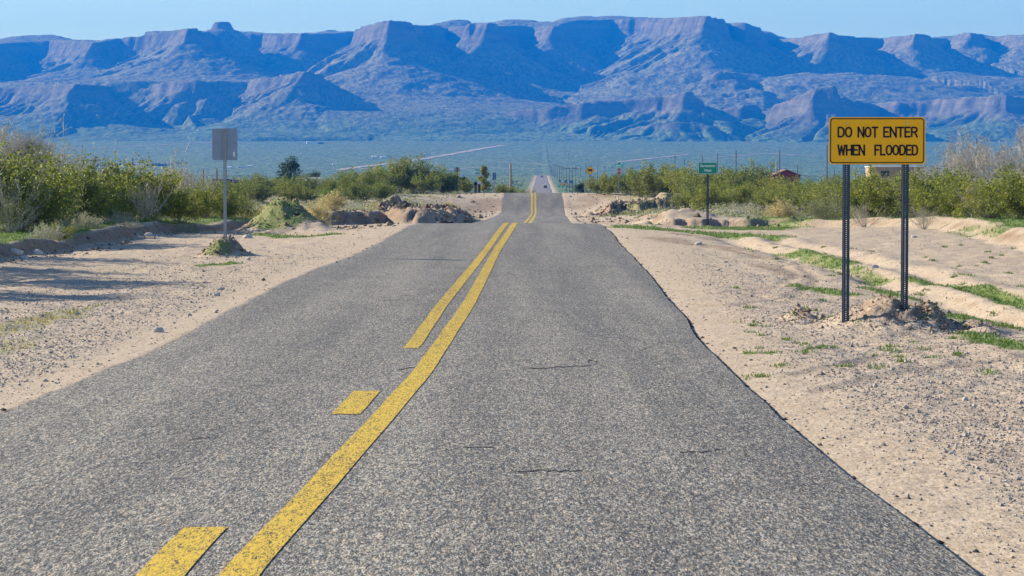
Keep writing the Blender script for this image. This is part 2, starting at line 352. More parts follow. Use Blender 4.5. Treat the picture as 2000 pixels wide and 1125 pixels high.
for px, Y, rx, ry, h in ((1150, 225, .6, 2.0, .3), (1195, 221, .5, 1.5, .35), (1270, 108, .55, .7, .22), (1255, 106, .35, .7, .14), (1330, 122, 1.6, 1.5, .35), (1400, 150, 3.0, 6.0, .45), (1300, 160, 2.0, 6.0, .35)):
    mound(px, Y, rx, ry, h, 0.6)
def heaps(X, Y):
    # bulldozed dirt by the wash: long broken ridges, and an undercut bank on the other side
    qx = (X - np.interp(Y, [130, 150, 185, 210], [-4.2, -4.3, -4.2, -4.0])) / 3.1; qy = (Y - 164) / 34
    m = ss(1.25 - np.abs(qx) ** 3 - np.abs(qy) ** 4, 0, .5) * ss(xl(Y) - X, .7, 1.9)
    u = X * 1.0 + Y * .06; v = Y * .21 - X * .34
    rg = 1 - 2.4 * np.abs(fbm(u, v, 5, 33, .5) - .5)
    z = m * (.15 + .80 * np.clip(rg, 0, 1) ** 1.3 + .55 * (fbm(X * 2.6, Y * .8, 5, 37, .62) - .5))
    yb = 222 + (fbm(X * .7, X * 0 + 5, 5, 17, .6) - .5) * 12
    b = ss(Y - yb, 0, .55) * ss(X, 7.4, 9.2) * ss(14.8 - X, 0, .8) * ss(268 - Y, 0, 34)
    z = z + b * (.88 + .5 * (fbm(X * .6, Y * .3, 4, 19) - .5))
    yb2 = 226 + (fbm(X * .9, X * 0 + 7, 4, 27, .6) - .5) * 8
    return z + ss(Y - yb2, 0, .8) * ss(X, 13.0, 13.8) * ss(19 - X, 0, 1.2) * ss(260 - Y, 0, 25) * .45
def ground_z(X, Y):
    X = np.asarray(X, float); Y = np.asarray(Y, float)
    L_, R_ = xl(Y) + jagL(Y), xr(Y) + jagR(Y)
    eL, eR = L_ - X, X - R_
    ed = np.maximum(eL, eR)
    rz, sz = road_z(Y), side_z(Y)
    bl = np.where(Y < 95, 4.0, 6.0) + np.clip(Y - 150, 0, 100) * 0.05
    z = rz + (sz - rz) * ss(ed / bl, 0.05, 1)
    near = np.clip((400 - Y) / 250, 0, 1)
    z = z + (fbm(X * 0.22, Y * 0.16, 3, 2) - 0.5) * 0.18 * ss(ed, 0.6, 4) * near
    z = z + (fbm(X * 1.9, Y * 1.2, 5, 5, .6) - 0.5) * 0.11 * ss(ed, 0.3, 2.2) * near
    z = z + (fbm(X * 6.0, Y * 4.0, 3, 9) - 0.5) * 0.028 * ss(ed, 0.0, 0.5) * np.clip((160 - Y) / 100, 0, 1)
    # sand laps over the left edge, the right edge stands proud of the sand
    z = z + np.where(eL > eR, 0.014 * np.exp(-np.abs(eL) / 0.4), -0.042 * np.exp(-np.clip(eR, 0, 9) / 0.5) * np.clip((110 - Y) / 30, 0, 1)) * (Y < 330)
    z = z - 0.10 * ss(-ed, 0.0, 0.22) * (Y < 330) - 0.5 * ss(-ed, 0.0, 1.0) * (Y >= 330)
    # cut bank on the left of the sand apron
    xb = np.interp(Y, [20, 45, 60, 75, 86, 90, 94, 97], [-11.7, -11.5, -11.35, -11.3, -11.0, -9.6, -8.9, -8.6]) + (fbm(Y * 0.45, Y * 0 + 1, 4, 3) - 0.5) * 1.0
    z = z + (0.34 + (fbm(X * .8, Y * .5, 3, 8) - .5) * 0.22) * ss(xb - X, 0, 0.5) * ss(105 - Y, 0, 9)
    # grass-topped bank on the right
    xb2 = np.interp(Y, [30, 60, 80, 95, 104, 112], [11.6, 12.3, 14.2, 15.2, 14.0, 10.8]) + (fbm(Y * 0.35, Y * 0 + 6, 4, 6) - 0.5) * 1.2
    z = z + (0.40 + (fbm(X * .7, Y * .5, 3, 8) - .5) * 0.2) * ss(X - xb2, 0, 1.1) * ss(118 - Y, 0, 10)
    # ruts right of the warning sign
    for x0, dpt, w in ((7.05, 0.16, 0.42), (8.1, 0.11, 0.35)):
        xc = x0 + (fbm(Y * 0.12, Y * 0 + x0, 3, 2) - 0.5) * 1.3 - np.clip(Y - 60, 0, 30) * 0.03
        z = z + (-dpt * np.exp(-((X - xc) / w) ** 2) + 0.35 * dpt * np.exp(-((X - xc - 1.6 * w) / w) ** 2)) * ss(Y, 28, 36) * ss(84 - Y, 0, 10) * (0.6 + 0.8 * fbm(X * 1.5, Y * 0.8, 3, 4))
    # tyre tracks across the gravel
    tk = (Y > 22) & (Y < 80) & (X > 2.5) & (X < 8.5)
    if np.any(tk):
        xt, yt = X[tk], Y[tk]; m = capsule(xt, yt, TYRES)
        z[tk] = z[tk] - .030 * m * (.75 + .25 * np.sin(yt * 21 + xt * 9))
    # low cut banks of the wash
    yb = 117 + (fbm(X * 0.5, X * 0 + 2, 4, 1) - 0.5) * 6
    z = z + 0.42 * ss(Y - yb, 0, 0.8) * ss(X, 6.2, 7.4) * ss(14.5 - X, 0, 1.5) * ss(160 - Y, 0, 35)
    yb = 128 + (fbm(X * 0.6, X * 0 + 8, 4, 7) - 0.5) * 4 + np.clip(X + 7.0, -9, 0) * 0.6
    z = z + 0.74 * ss(Y - yb, 0, 0.7) * ss(X, -10.3, -9.0) * ss(-6.6 - X, 0, 0.5) * ss(172 - Y, 0, 38)
    hk = (Y > 120) & (Y < 275) & (X > -9) & (X < 20)
    if np.any(hk): z[hk] = z[hk] + heaps(X[hk], Y[hk])
    for mx, my, rx, ry, h, r in MOUNDS:
        q = ((X - mx) / rx) ** 2 + ((Y - my) / ry) ** 2
        msk = q < 9
        if not np.any(msk): continue
        g = np.clip(1.25 * np.exp(-q[msk] ** 0.9 * 0.9) - 0.1, 0, 1) if rx > 0.55 else np.exp(-q[msk] ** 1.25 * 0.8)
        k = min(1.0, rx / 0.5)
        lo = 0.62 - 1.6 * np.abs(fbm(X[msk] * 1.5 / rx, Y[msk] * 0.9 / rx, 4, 21, 0.55) - 0.5) * 2
        z[msk] = np.maximum(z[msk], z[msk] + h * g * (1 + r * 1.3 * lo))
    return z
def gz(X, Y): return float(ground_z(np.array([X]), np.array([Y]))[0])

# green annual growth: capsules in plan (from pixels on the open ground), width in metres, strength
GREEN = []
def green(x0, y0, x1, y1, w, s=1.0):
    a_, b_ = gp(x0, y0), gp(x1, y1); GREEN.append((*a_, *b_, w, s))
green(1460, 482, 1560, 492, .4, .75); green(1560, 490, 1660, 515, .5, .75); green(1640, 512, 1720, 540, .4, .65); green(1560, 560, 1660, 575, .35, .8)
green(1790, 545, 1900, 562, .40, 1.0); green(1900, 562, 2000, 590, .5, 1.0); green(2000, 590, 2120, 620, .6, 1.0); green(1690, 560, 1790, 580, .35, .7)
green(1250, 453, 1480, 462, 1.6, 1.0); green(1240, 412, 1440, 405, 5, .8); green(1430, 448, 1560, 442, 2.5, 1.0); green(1560, 436, 1640, 428, 3, 1.0)
green(1750, 592, 1800, 600, .25, .9); green(1650, 632, 1620, 630, .2, .8); green(1850, 615, 1990, 640, .45, .8); green(1900, 660, 1980, 690, .4, .7); green(2000, 690, 2100, 700, .5, .8)
green(1460, 690, 1470, 690, .12, .8); green(1500, 690, 1510, 690, .12, .8); green(1620, 678, 1625, 678, .14, .7); green(1740, 687, 1750, 687, .14, .8); green(1560, 610, 1600, 607, .2, .5)
green(1880, 455, 2000, 470, 1.0, .6)
green(560, 466, 645, 462, .7, 1.0); green(505, 458, 560, 462, .8, 1.0)
green(400, 522, 455, 518, .28, 1.0)
DRYG = []
def dry(x0, y0, x1, y1, w, s=1.0):
    a_, b_ = gp(x0, y0), gp(x1, y1); DRYG.append((*a_, *b_, w, s))
dry(-60, 660, 120, 620, .55, .9); dry(0, 690, 60, 660, .4, .6); dry(100, 618, 170, 603, .3, .8); dry(1290, 640, 1300, 640, .1, .1)
STAIN = []
for x0, y0, x1, y1, w, s_ in ((900, 396, 960, 384, 3.0, .8), (1130, 386, 1180, 380, 3.0, .7), (1120, 410, 1180, 405, 2.0, .7), (1290, 472, 1400, 484, .8, .9), (1400, 484, 1500, 500, .6, .8), (1330, 462, 1400, 468, .7, .7), (1480, 520, 1580, 545, .35, .8), (1590, 500, 1640, 520, .3, .7), (1470, 566, 1560, 560, .25, .9), (1150, 425, 1400, 440, 2.5, .65), (1170, 405, 1330, 412, 4, .6), (1690, 560, 1740, 590, .3, .7), (1820, 640, 1860, 650, .3, .7)):
    a_, b_ = gp(x0, y0), gp(x1, y1); STAIN.append((*a_, *b_, w, s_))
TYRES = []
for P_ in ([(1290, 560), (1400, 572), (1520, 560), (1560, 535), (1500, 512), (1400, 500)], [(1300, 585), (1420, 598), (1550, 580), (1600, 545), (1530, 505), (1420, 488)], [(1560, 730), (1760, 690), (1990, 670)], [(1600, 765), (1800, 722), (2010, 705)]):
    for (x0, y0), (x1, y1) in zip(P_[:-1], P_[1:]):
        a_, b_ = gp(x0, y0), gp(x1, y1); TYRES.append((*a_, *b_, .13, 1.0))
def capsule(X, Y, caps):
    m = np.zeros_like(X)
    for x0, y0, x1, y1, w, s in caps:
        dx, dy = x1 - x0, y1 - y0; L2 = dx * dx + dy * dy + 1e-9
        u = np.clip(((X - x0) * dx + (Y - y0) * dy) / L2, 0, 1)
        # plants spread wide along the line of travel
        d = np.hypot(X - x0 - u * dx, (Y - y0 - u * dy) / 2.2)
        m = np.maximum(m, s * ss(1 - d / (w * 1.25), 0, 0.8))
    return m
def masks(X, Y, z):
    pat = .5 * fbm(X * 1.1, Y * 0.45, 4, 31, 0.6) + .5 * fbm(X * 3.3, Y * 1.1, 3, 33, 0.6)
    edL, edR = xl(Y) - X, X - xr(Y)
    g = capsule(X, Y, GREEN)
    xb = np.interp(Y, [20, 45, 60, 75, 86, 90, 94, 97], [-11.7, -11.5, -11.35, -11.3, -11.0, -9.6, -8.9, -8.6])
    g = np.maximum(g, 0.85 * ss(xb - X, 0.2, 0.8) * ss(X, -24, -15) * (Y < 105))
    xb2 = np.interp(Y, [30, 60, 80, 95, 104, 112], [11.6, 12.3, 14.2, 15.2, 14.0, 10.8])
    g = np.maximum(g, 0.9 * ss(X - xb2, 0.8, 1.6) * ss(26 - X, 0, 8) * (Y < 125))
    for mx, my, rx, ry, h, s in ((X_at(560, 86), 86, 1.3, 3.0, 0, 1.0), (X_at(800, 150), 150, .9, 5, 0, .9), (X_at(770, 146), 146, 1.3, 5, 0, .8), (X_at(425, 60.3), 60.3, .36, .45, 0, 1.0), (X_at(1760, 33.6), 33.7, .22, .45, 0, .9), (X_at(1700, 33.9), 34.0, .2, .4, 0, .6), (X_at(860, 148), 148, .6, 2, 0, .6), (X_at(1285, 107), 107, .7, .9, 0, .9)):
        g = np.maximum(g, s * ss(1.3 - np.hypot((X - mx) / rx, (Y - my) / ry), 0, .7))
    back = ss(Y, 105, 135) * (Y < 420) * ss(np.maximum(edL, edR), 3, 9)
    g = np.maximum(g, 0.5 * back)
    g = np.clip((g * 1.15 - pat) * 3.2, 0, 1)
    d = np.clip((capsule(X, Y, DRYG) * 1.1 - pat) * 3.0, 0, 1)
    gv = np.maximum(ss(edL, 0.35, 0.9) * ss(6.0 - edL, 0, 3.0), ss(edR, 0.5, 1.2) * ss(5.0 - edR, 0, 3.0)) * ss(75 - Y, 0, 40)
    gv = gv * np.clip(0.1 + 1.7 * fbm(X * .55, Y * 0.18, 4, 41), 0, 1)
    plain = ss(Y, 360, 520) * np.maximum(ss(np.maximum(edL, edR), 1.0, 4.0), ss(Y, 2600, 2750))
    return g, d, gv, plain

# ------------------------------------------------------------------ ground sheet
def build_ground():
    rows = [2.5]
    while rows[-1] < 330: rows.append(rows[-1] * 1.0034 + 0.004)
    while rows[-1] < 7300: rows.append(rows[-1] * 1.012)
    rows = np.array([-60., -20, -5] + rows); nu = 720
    u = np.linspace(-1, 1, nu); u = 0.42 * (0.72 * u + 0.28 * u ** 3)
    Yg, U = np.meshgrid(rows, u, indexing='ij'); Xg = U * (np.maximum(Yg, 0) + 26) + 0.0125 * Yg * 0
    z = ground_z(Xg, Yg)
    # the cut faces carry bare earth; on the heaps it also paints shaded sides
    gyz = np.gradient(z, axis=0) / np.maximum(np.gradient(Yg, axis=0), 1e-3); gxz = np.gradient(z, axis=1) / np.maximum(np.gradient(Xg, axis=1), 1e-3)
    slope = np.hypot(gxz, gyz)
    g, d, gv, plain = masks(Xg, Yg, z)
    soil_shade = ss(slope, 0.35, 0.8) * (Yg < 330) * ss(np.maximum(xl(Yg) - Xg, Xg - xr(Yg)), 1.0, 2.5) * 0.8
    soil_shade = np.maximum(soil_shade, .22 * capsule(Xg, Yg, TYRES))
    soil_shade = np.maximum(soil_shade, 0.55 * ss(heaps(Xg, Yg), .08, .3) * (Yg > 120) * (Yg < 275) * (Xg < 3))  # heaps coloured darker to stand for their shadowed faces
    soil_shade = np.maximum(soil_shade, np.clip((capsule(Xg, Yg, STAIN) * 1.15 - fbm(Xg * 1.6, Yg * .5, 5, 91, .65)) * 1.6, 0, .5))
    g = g * (1 - np.where(Yg < 100, .35, .9) * ss(slope, 0.35, 0.7))
    nr, nc = Xg.shape; V = np.stack([Xg, Yg, z], -1).reshape(-1, 3)
    i = np.arange(nr * nc).reshape(nr, nc)
    Fc = np.stack([i[:-1, :-1], i[:-1, 1:], i[1:, 1:], i[1:, :-1]], -1).reshape(-1, 4)
    o = mesh_np('ground', V, Fc, M_GROUND, True); tag(o, 'pale sandy desert ground with gravel shoulders and green patches', None, None, 'structure')
    attr(o, 'grass', np.clip(g + d * .35, 0, 1).ravel()); attr(o, 'gravel', gv.ravel()); attr(o, 'soil_shade', soil_shade.ravel()); attr(o, 'plain', plain.ravel())
build_ground()

# ------------------------------------------------------------------ road and paint
def build_road():
    rows = [-40., -10, 2]
    while rows[-1] < 325: rows.append(rows[-1] * 1.004 + 0.06)
    rows = np.array(rows + list(np.arange(340, 2740, 20.0))); n = 25
    tt = np.linspace(0, 1, n)
    L_ = xl(rows) + jagL(rows) - np.where(rows < 330, 0.18, 0); R_ = xr(rows) + jagR(rows)
    X = L_[:, None] + (R_ - L_)[:, None] * tt[None]; Y = np.repeat(rows[:, None], n, 1)
    z = road_z(Y) + 0.02 * (1 - (2 * tt[None] - 1) ** 2) + 0.004
    z = z + np.where(Y > 330, 0.15, 0) - 0.012 * ss(tt[None], 0.95, 1.0)
    V = np.stack([X, Y, z], -1)
    Vr = V[:, -1].copy(); Vr[:, 2] -= 0.16; Vr[:, 0] += 0.015; Vl = V[:, 0].copy(); Vl[:, 2] -= 0.16
    V = np.concatenate([Vl[:, None], V[:, :1], V, V[:, -1:], Vr[:, None]], 1); nr, nc = V.shape[:2]; i = np.arange(nr * nc).reshape(nr, nc)
    cs = [0] + list(range(2, nc - 3)) + [nc - 2]
    Fc = np.stack([i[:-1, :-1], i[:-1, 1:], i[1:, 1:], i[1:, :-1]], -1)[:, cs].reshape(-1, 4)
    tag(mesh_np('road', V.reshape(-1, 3), Fc, M_ASPH, True), 'grey chip-sealed two lane road running straight to the mountains', None, None, 'structure')
build_road()
def road_top(X, Y):
    L_ = xl(Y) + jagL(Y) - (0.18 if Y < 330 else 0); R_ = xr(Y) + jagR(Y); t_ = (X - L_) / (R_ - L_)
    return float(road_z(Y)) + 0.02 * (1 - (2 * t_ - 1) ** 2) + 0.004 + (0.15 if Y > 330 else 0)
def stripe(name, fx, y0, y1, w, label):
    ys = [y0]
    while ys[-1] < y1: ys.append(min(y1, ys[-1] * 1.006 + 0.05))
    V = []; Fc = []
    for k, Y in enumerate(ys):
        x = float(fx(Y)); wob = 0.004 * math.sin(Y * 1.3)
        for sx in (-w / 2 + wob, w / 2 + wob * 0.6): V.append((x + sx, Y, road_top(x + sx, Y) + 0.005))
        if k: n = 2 * k; Fc.append((n - 2, n - 1, n + 1, n))
    tag(mesh_np(name, V, Fc, M_YEL, True), label, None, None, 'structure')
def YR(py): return Y_of(py, _pyr)
stripe('road_marking', xs, 3.0, 300.0, 0.20, 'solid yellow centre line')
stripe('road_marking', xd, YR(687), 300.0, 0.18, 'second yellow centre line joining the solid one ahead')
stripe('road_marking', xd, YR(820), YR(772), 0.24, 'short yellow dash beside the solid centre line')
stripe('road_marking', xd, YR(1190), YR(1051), 0.24, 'nearest yellow dash at the bottom of the road')
def crack(pts, w=0.02):
    P = [(X_at(px, YR(py)), YR(py)) for px, py in pts]; Q = []
    for (x0, y0), (x1, y1) in zip(P[:-1], P[1:]):
        for k in range(8): Q.append((x0 + (x1 - x0) * k / 8 + random.uniform(-.01, .01), y0 + (y1 - y0) * k / 8 + random.uniform(-.06, .06)))
    V = []; Fc = []
    for k, (x, y) in enumerate(Q):
        ww = w * random.uniform(0.4, 1.2) * (1 if 0 < k < len(Q) - 1 else 0.1)
        for dy in (-ww * 1.6, ww * 1.6): V.append((x, y + dy, road_top(x, y + dy) + 0.004))
        if k: n = 2 * k; Fc.append((n - 2, n - 1, n + 1, n))
    tag(mesh_np('road_crack', V, Fc, M_CRACK), 'thin dark crack across the asphalt', None, None, 'structure')
crack([(868, 640), (840, 680), (800, 732), (765, 778)], 0.022); crack([(735, 815), (690, 868), (655, 905)], 0.02); crack([(1030, 728), (1100, 722), (1165, 719)], 0.03); crack([(1165, 719), (1166, 712), (1152, 708), (1147, 714)], 0.035); crack([(775, 730), (818, 722)], 0.03)
crack([(735, 592), (800, 590), (870, 565)], 0.02); crack([(1000, 934), (1060, 935), (1150, 936)], 0.018); crack([(890, 882), (980, 883)], 0.014); crack([(1230, 700), (1300, 668), (1340, 672)], 0.014)
crack([(1140, 521), (1180, 521), (1210, 522)], 0.03); crack([(1320, 893), (1370, 890), (1420, 884)], 0.015); crack([(360, 868), (420, 862)], 0.02); crack([(1150, 662), (1200, 655), (1260, 672)], 0.018)

# ------------------------------------------------------------------ mountains
SKYL = [(-400, 78), (0, 73), (60, 70), (170, 70), (250, 68), (290, 59), (340, 54), (380, 53), (392, 57), (410, 62), (470, 62), (600, 62), (690, 59), (697, 62), (722, 49), (760, 39), (800, 40), (870, 36), (950, 35), (1050, 36), (1100, 33), (1200, 32), (1300, 29), (1385, 29), (1412, 36), (1440, 43), (1470, 44), (1482, 56), (1512, 66), (1550, 75), (1580, 68), (1620, 63), (1660, 70), (1720, 73), (1780, 66), (1830, 73), (1850, 70), (1890, 63), (1920, 70), (1950, 70), (2000, 65), (2400, 70)]
MESAS = [
 # rim (px, py, depth), cliff height, talus slope, base height above pediment, gully strength, inside rise flag
 dict(rim=[(-420,88,8500),(-200,86,8100),(-60,86,8200),(0,86,8750),(40,84,8950),(110,80,8950),(160,80,8550),(178,84,8150),(230,76,8250),(300,66,8150),(350,60,7950),(372,57,7650),(382,56,7560),(389,62,7640),(398,64,8100),(430,62,8550),(470,65,8750),(520,67,8700),(545,71,8450),(572,67,8350),(590,67,8300),(600,69,8750),(640,66,8900),(690,62,9000),(740,62,9200)], cliff=28, sl=.62, base=250, dmax=640, fo=.5, gul=1.0, sky=1),
 dict(rim=[(640,70,9500),(690,62,9000),(712,56,8300),(728,50,7750),(748,42,7420),(768,40,7360),(784,44,7420),(797,50,7800),(850,52,8300),(880,56,8400),(902,52,8250),(928,47,7850),(942,45,7680),(954,48,7740),(964,52,8150),(1000,51,8450),(1040,53,8450),(1072,51,8250),(1084,54,8100),(1092,52,8500),(1130,42,8650),(1200,39,8700),(1262,37,8550),(1290,38,8150),(1312,37,7850),(1340,34,7650),(1378,32,7520),(1396,34,7600),(1406,40,7900),(1430,46,8000),(1460,46,7900),(1474,50,7900),(1482,60,8400),(1530,74,8800),(1620,85,9300)], cliff=36, sl=.64, base=140, dmax=900, fo=.16, gul=1.15, sky=1),
 dict(rim=[(1500,84,8900),(1530,78,8500),(1560,75,8050),(1598,67,7650),(1622,65,7480),(1646,70,7580),(1668,75,8050),(1720,76,8150),(1758,72,7800),(1784,68,7600),(1800,70,7650),(1816,76,8050),(1840,76,8350),(1870,69,8200),(1894,65,8000),(1920,73,8350),(1960,71,8200),(2010,67,7900),(2040,66,8000),(2250,70,8100),(2420,70,8200)], cliff=16, sl=.60, base=245, dmax=520, fo=.3, gul=1.3, sky=1),
 dict(rim=[(-420,174,6900),(-120,174,6700),(-20,172,6900),(40,171,6850),(100,168,6700),(150,164,6560),(176,166,6560),(198,170,6950),(240,173,7150),(290,169,6980),(330,161,6800),(380,158,6720),(408,160,6720),(424,165,7000),(442,163,7120),(480,158,6980),(540,150,6800),(588,141,6620),(604,143,6660),(626,152,7050),(670,170,7350),(720,200,7700)], cliff=10, sl=.60, base=78, gul=1.0, sky=0),
 dict(rim=[(900,240,6900),(938,226,6560),(1050,213,6420),(1150,201,6360),(1250,192,6300),(1326,181,6220),(1342,180,6230),(1352,192,6520),(1385,212,6850),(1430,235,7300)], cliff=22, sl=.45, base=60, gul=.5, sky=0),
 dict(rim=[(1480,226,6500),(1540,197,6230),(1570,180,6130),(1600,169,6050),(1624,169,6040),(1634,174,6120),(1646,190,6400),(1690,200,6550),(1750,218,6900)], cliff=46, sl=.50, base=58, gul=1.0, sky=0),
 dict(rim=[(1690,206,6800),(1760,200,6600),(1850,194,6520),(1930,187,6360),(1972,185,6300),(1990,188,6380),(2010,194,6600),(2100,187,6400),(2400,190,6500)], cliff=26, sl=.40, base=74, gul=.6, sky=0),
 dict(rim=[(1350,172,7350),(1388,146,7050),(1412,140,6950),(1436,146,7000),(1452,156,7150),(1490,176,7500)], cliff=10, sl=.55, base=150, gul=.9, sky=0),
 dict(rim=[(1180,268,6300),(1250,246,6080),(1310,238,6000),(1370,240,6020),(1400,252,6200),(1450,270,6500)], cliff=4, sl=.30, base=55, gul=.5, sky=0),
 dict(rim=[(1330,228,6700),(1400,216,6500),(1450,205,6420),(1485,208,6500),(1510,222,6800)], cliff=16, sl=.45, base=78, gul=.8, sky=0),
 dict(rim=[(1490,186,7300),(1540,172,7050),(1600,166,6950),(1660,168,7000),(1720,176,7300)], cliff=18, sl=.5, base=130, gul=.9, sky=0),
]
def build_mountains():
    pxs = np.arange(-400, 2401, 2.4); Ys = np.concatenate([np.arange(5750, 9000, 7.0), np.arange(9000, 10600, 40.0)])
    Yg, PX = np.meshgrid(Ys, pxs, indexing='ij'); Xg = (PX - 1000) / F * Yg
    ped_c = np.interp(Yg, [5700, 6000, 6400, 7000, 7500, 8000, 12000], [64, 80, 98, 150, 200, 245, 300])
    ped_r = np.interp(Yg, [5700, 6000, 6400, 7000, 7500, 8000, 12000], [66, 86, 120, 205, 270, 300, 340])
    ped_n = np.interp(Yg, [5700, 6000, 6400, 7000, 7500, 8000, 12000], [66, 85, 116, 164, 208, 248, 300]); wn = .55 + .45 * ss(PX, 620, 900); ped_c = ped_c * (1 - wn) + ped_n * wn
    w = ss(PX, 1380, 1620); ped = ped_c * (1 - w) + ped_r * w
    ped = ped + (fbm(Xg / 420, Yg / 420, 4, 3) - 0.5) * 34 * ss(Yg, 6150, 7000)
    z = ped.copy(); cl = np.zeros_like(z)
    skyY = np.interp(PX, [p[0] for p in SKYL], [p[1] for p in SKYL])
    wig = (fbm(Xg / 130, Yg / 130, 4, 14) - 0.5); fine = (fbm(Xg / 45, Yg / 45, 4, 24, 0.6) - 0.5)
    for mi, M in enumerate(MESAS):
        R = M['rim']; cols = np.where((pxs >= R[0][0] - 420) & (pxs <= R[-1][0] + 420))[0]
        c0, c1 = cols[0], cols[-1] + 1
        X = Xg[:, c0:c1]; Y = Yg[:, c0:c1]; P = PX[:, c0:c1]
        pts = [(X_at(px, D), D, zpy(py, D), px) for px, py, D in R]
        # finer, slightly ragged rim
        S = []; acc = 0
        for (x0, y0, z0, p0), (x1, y1, z1, p1) in zip(pts[:-1], pts[1:]):
            S.append((x0, y0, z0, x1, y1, z1, acc)); acc += math.hypot(x1 - x0, y1 - y0)
        Xw = X + wig[:, c0:c1] * 80; Yw = Y + (fbm(X / 130, Y / 130, 4, 15) - 0.5) * 80
        best = np.full(X.shape, 1e12); zt = np.zeros_like(X); sp = np.zeros_like(X)
        for x0, y0, z0, x1, y1, z1, acc in S:
            dx, dy = x1 - x0, y1 - y0; L2 = dx * dx + dy * dy; L_ = math.sqrt(L2)
            u = np.clip(((Xw - x0) * dx + (Yw - y0) * dy) / L2, 0, 1)
            d2 = (Xw - x0 - u * dx) ** 2 + (Yw - y0 - u * dy) ** 2
            k = d2 < best
            best = np.where(k, d2, best); zt = np.where(k, z0 + u * (z1 - z0), zt); sp = np.where(k, acc + u * L_, sp)
        rimY = np.interp(P + wig[:, c0:c1] * 55, [r[0] for r in R], [r[2] for r in R])
        inside = (Yw > rimY) & (P > R[0][0] - 20) & (P < R[-1][0] + 20); d = np.sqrt(best)
        gul = np.abs(fbm(sp / 75, d / 900, 3, 50 + mi) - 0.5) * 2; gul2 = np.abs(fbm(sp / 26, d / 420, 3, 70 + mi) - 0.5) * 2
        T = np.maximum(zt - M['base'] - M['cliff'], 8)
        dd = d * (1 + 0.20 * M['gul'] * (0.5 - gul))
        env = np.clip(d / 120, 0, 1) * np.exp(-d / 420)
        z_out = zt - M['cliff'] * ss(d, 0, 26) - T * (1 - np.exp(-dd * M['sl'] / T)) - M['gul'] * env * ((1 - gul) ** 3 * 52 + (1 - gul2) ** 3 * 24 - 16)
        z_out = z_out - np.maximum(d - M.get('dmax', 2.2 * T / M['sl']), 0) * M.get('fo', .2)
        tz = z_out / 34.0; z_out = z_out + (np.sin(2 * np.pi * tz + 5 * wig[:, c0:c1]) * 34 / (2 * np.pi)) * .45 * np.exp(-d / 130) * np.clip(d / 20, 0, 1)
        z_out = z_out + fine[:, c0:c1] * 10 * np.clip(d / 60, 0.4, 1) * (0.15 + 0.85 * np.exp(-(d / 480) ** 2))
        if M['sky']:
            Yin = rimY + np.minimum(d, 420)
            zs = zpy(skyY[:, c0:c1], Yin)
            z_in = zt + (zs - zt) * ss(d, 0, 420) - np.clip(d - 420, 0, 4000) * 0.02 + fine[:, c0:c1] * 5
        else:
            z_in = zt + np.minimum(d, 650) * (0.05 if mi == 3 else 0.03) + fine[:, c0:c1] * 6
            if mi >= 4: z_in = zt - d * 0.10 + fine[:, c0:c1] * 8
        zz = np.where(inside, z_in, z_out)
        zz = zz - 0.45 * np.clip(R[0][0] - P, 0, None) - 0.45 * np.clip(P - R[-1][0], 0, None)
        if mi >= 4: zz = zz + fine[:, c0:c1] * 5
        hi = zz > z[:, c0:c1]
        z[:, c0:c1] = np.where(hi, zz, z[:, c0:c1])
        cl[:, c0:c1] = np.where(hi, np.where(inside, 0.0, np.exp(-(d / (45 + 60 * (mi in (5, 6, 9, 10)))) ** 2)) * (1.0 if mi in (1, 4, 5, 6, 9) else 0.8), cl[:, c0:c1])
    # the round-topped knob on the left plateau
    kx, kD = X_at(436, 8350), 8350
    q = np.hypot(Xg - kx, (Yg - kD) / 1.3); kn = zpy(45, kD) - 26 * ss(q, 22, 42) - 90 * ss(q, 42, 160)
    z = np.where(q < 160, np.maximum(z, kn), z); cl = np.where((q > 20) & (q < 48), 0.8, cl)
    z = z - 12 * ss(6000 - Yg, 0, 150) + fine * 3 + (fbm(Xg / 16, Yg / 16, 3, 44) - .5) * 2.5 * ss(Yg, 6100, 6700)
    nr, nc = z.shape; V = np.stack([Xg, Yg, z], -1).reshape(-1, 3); i = np.arange(nr * nc).reshape(nr, nc)
    Fc = np.stack([i[:-1, :-1], i[:-1, 1:], i[1:, 1:], i[1:, :-1]], -1).reshape(-1, 4)
    o = mesh_np('mountains', V, Fc, M_ROCK, True); attr(o, 'cliff', np.clip(cl, 0, 1).ravel()); attr(o, 'plain', ((1 - ss(z - ped, 8, 60)) * ss(7000 - Yg, 0, 800)).ravel())
    tag(o, 'hazy blue flat-topped desert mountains with shadowed ravines', None, None, 'structure')
build_mountains()

# ------------------------------------------------------------------ haze
def build_haze():
    b = MB().box(-5200, 5200, -300, 10900, -9.6, 640)
    t = NT('haze_air'); t.t.nodes.remove(t.b); v = t.n('ShaderNodeVolumePrincipled')
    v.inputs['Color'].default_value = (0.0, 0.165, 0.72, 1); v.inputs['Density'].default_value = 1.65e-4
    v.inputs['Absorption Color'].default_value = (0.3, 0.3, 0.3, 1)
    t.L(v.outputs[0], t.out.inputs['Volume'])
    tag(b.build('haze', t.m), 'blue air haze over the valley', None, None, 'stuff')
build_haze()
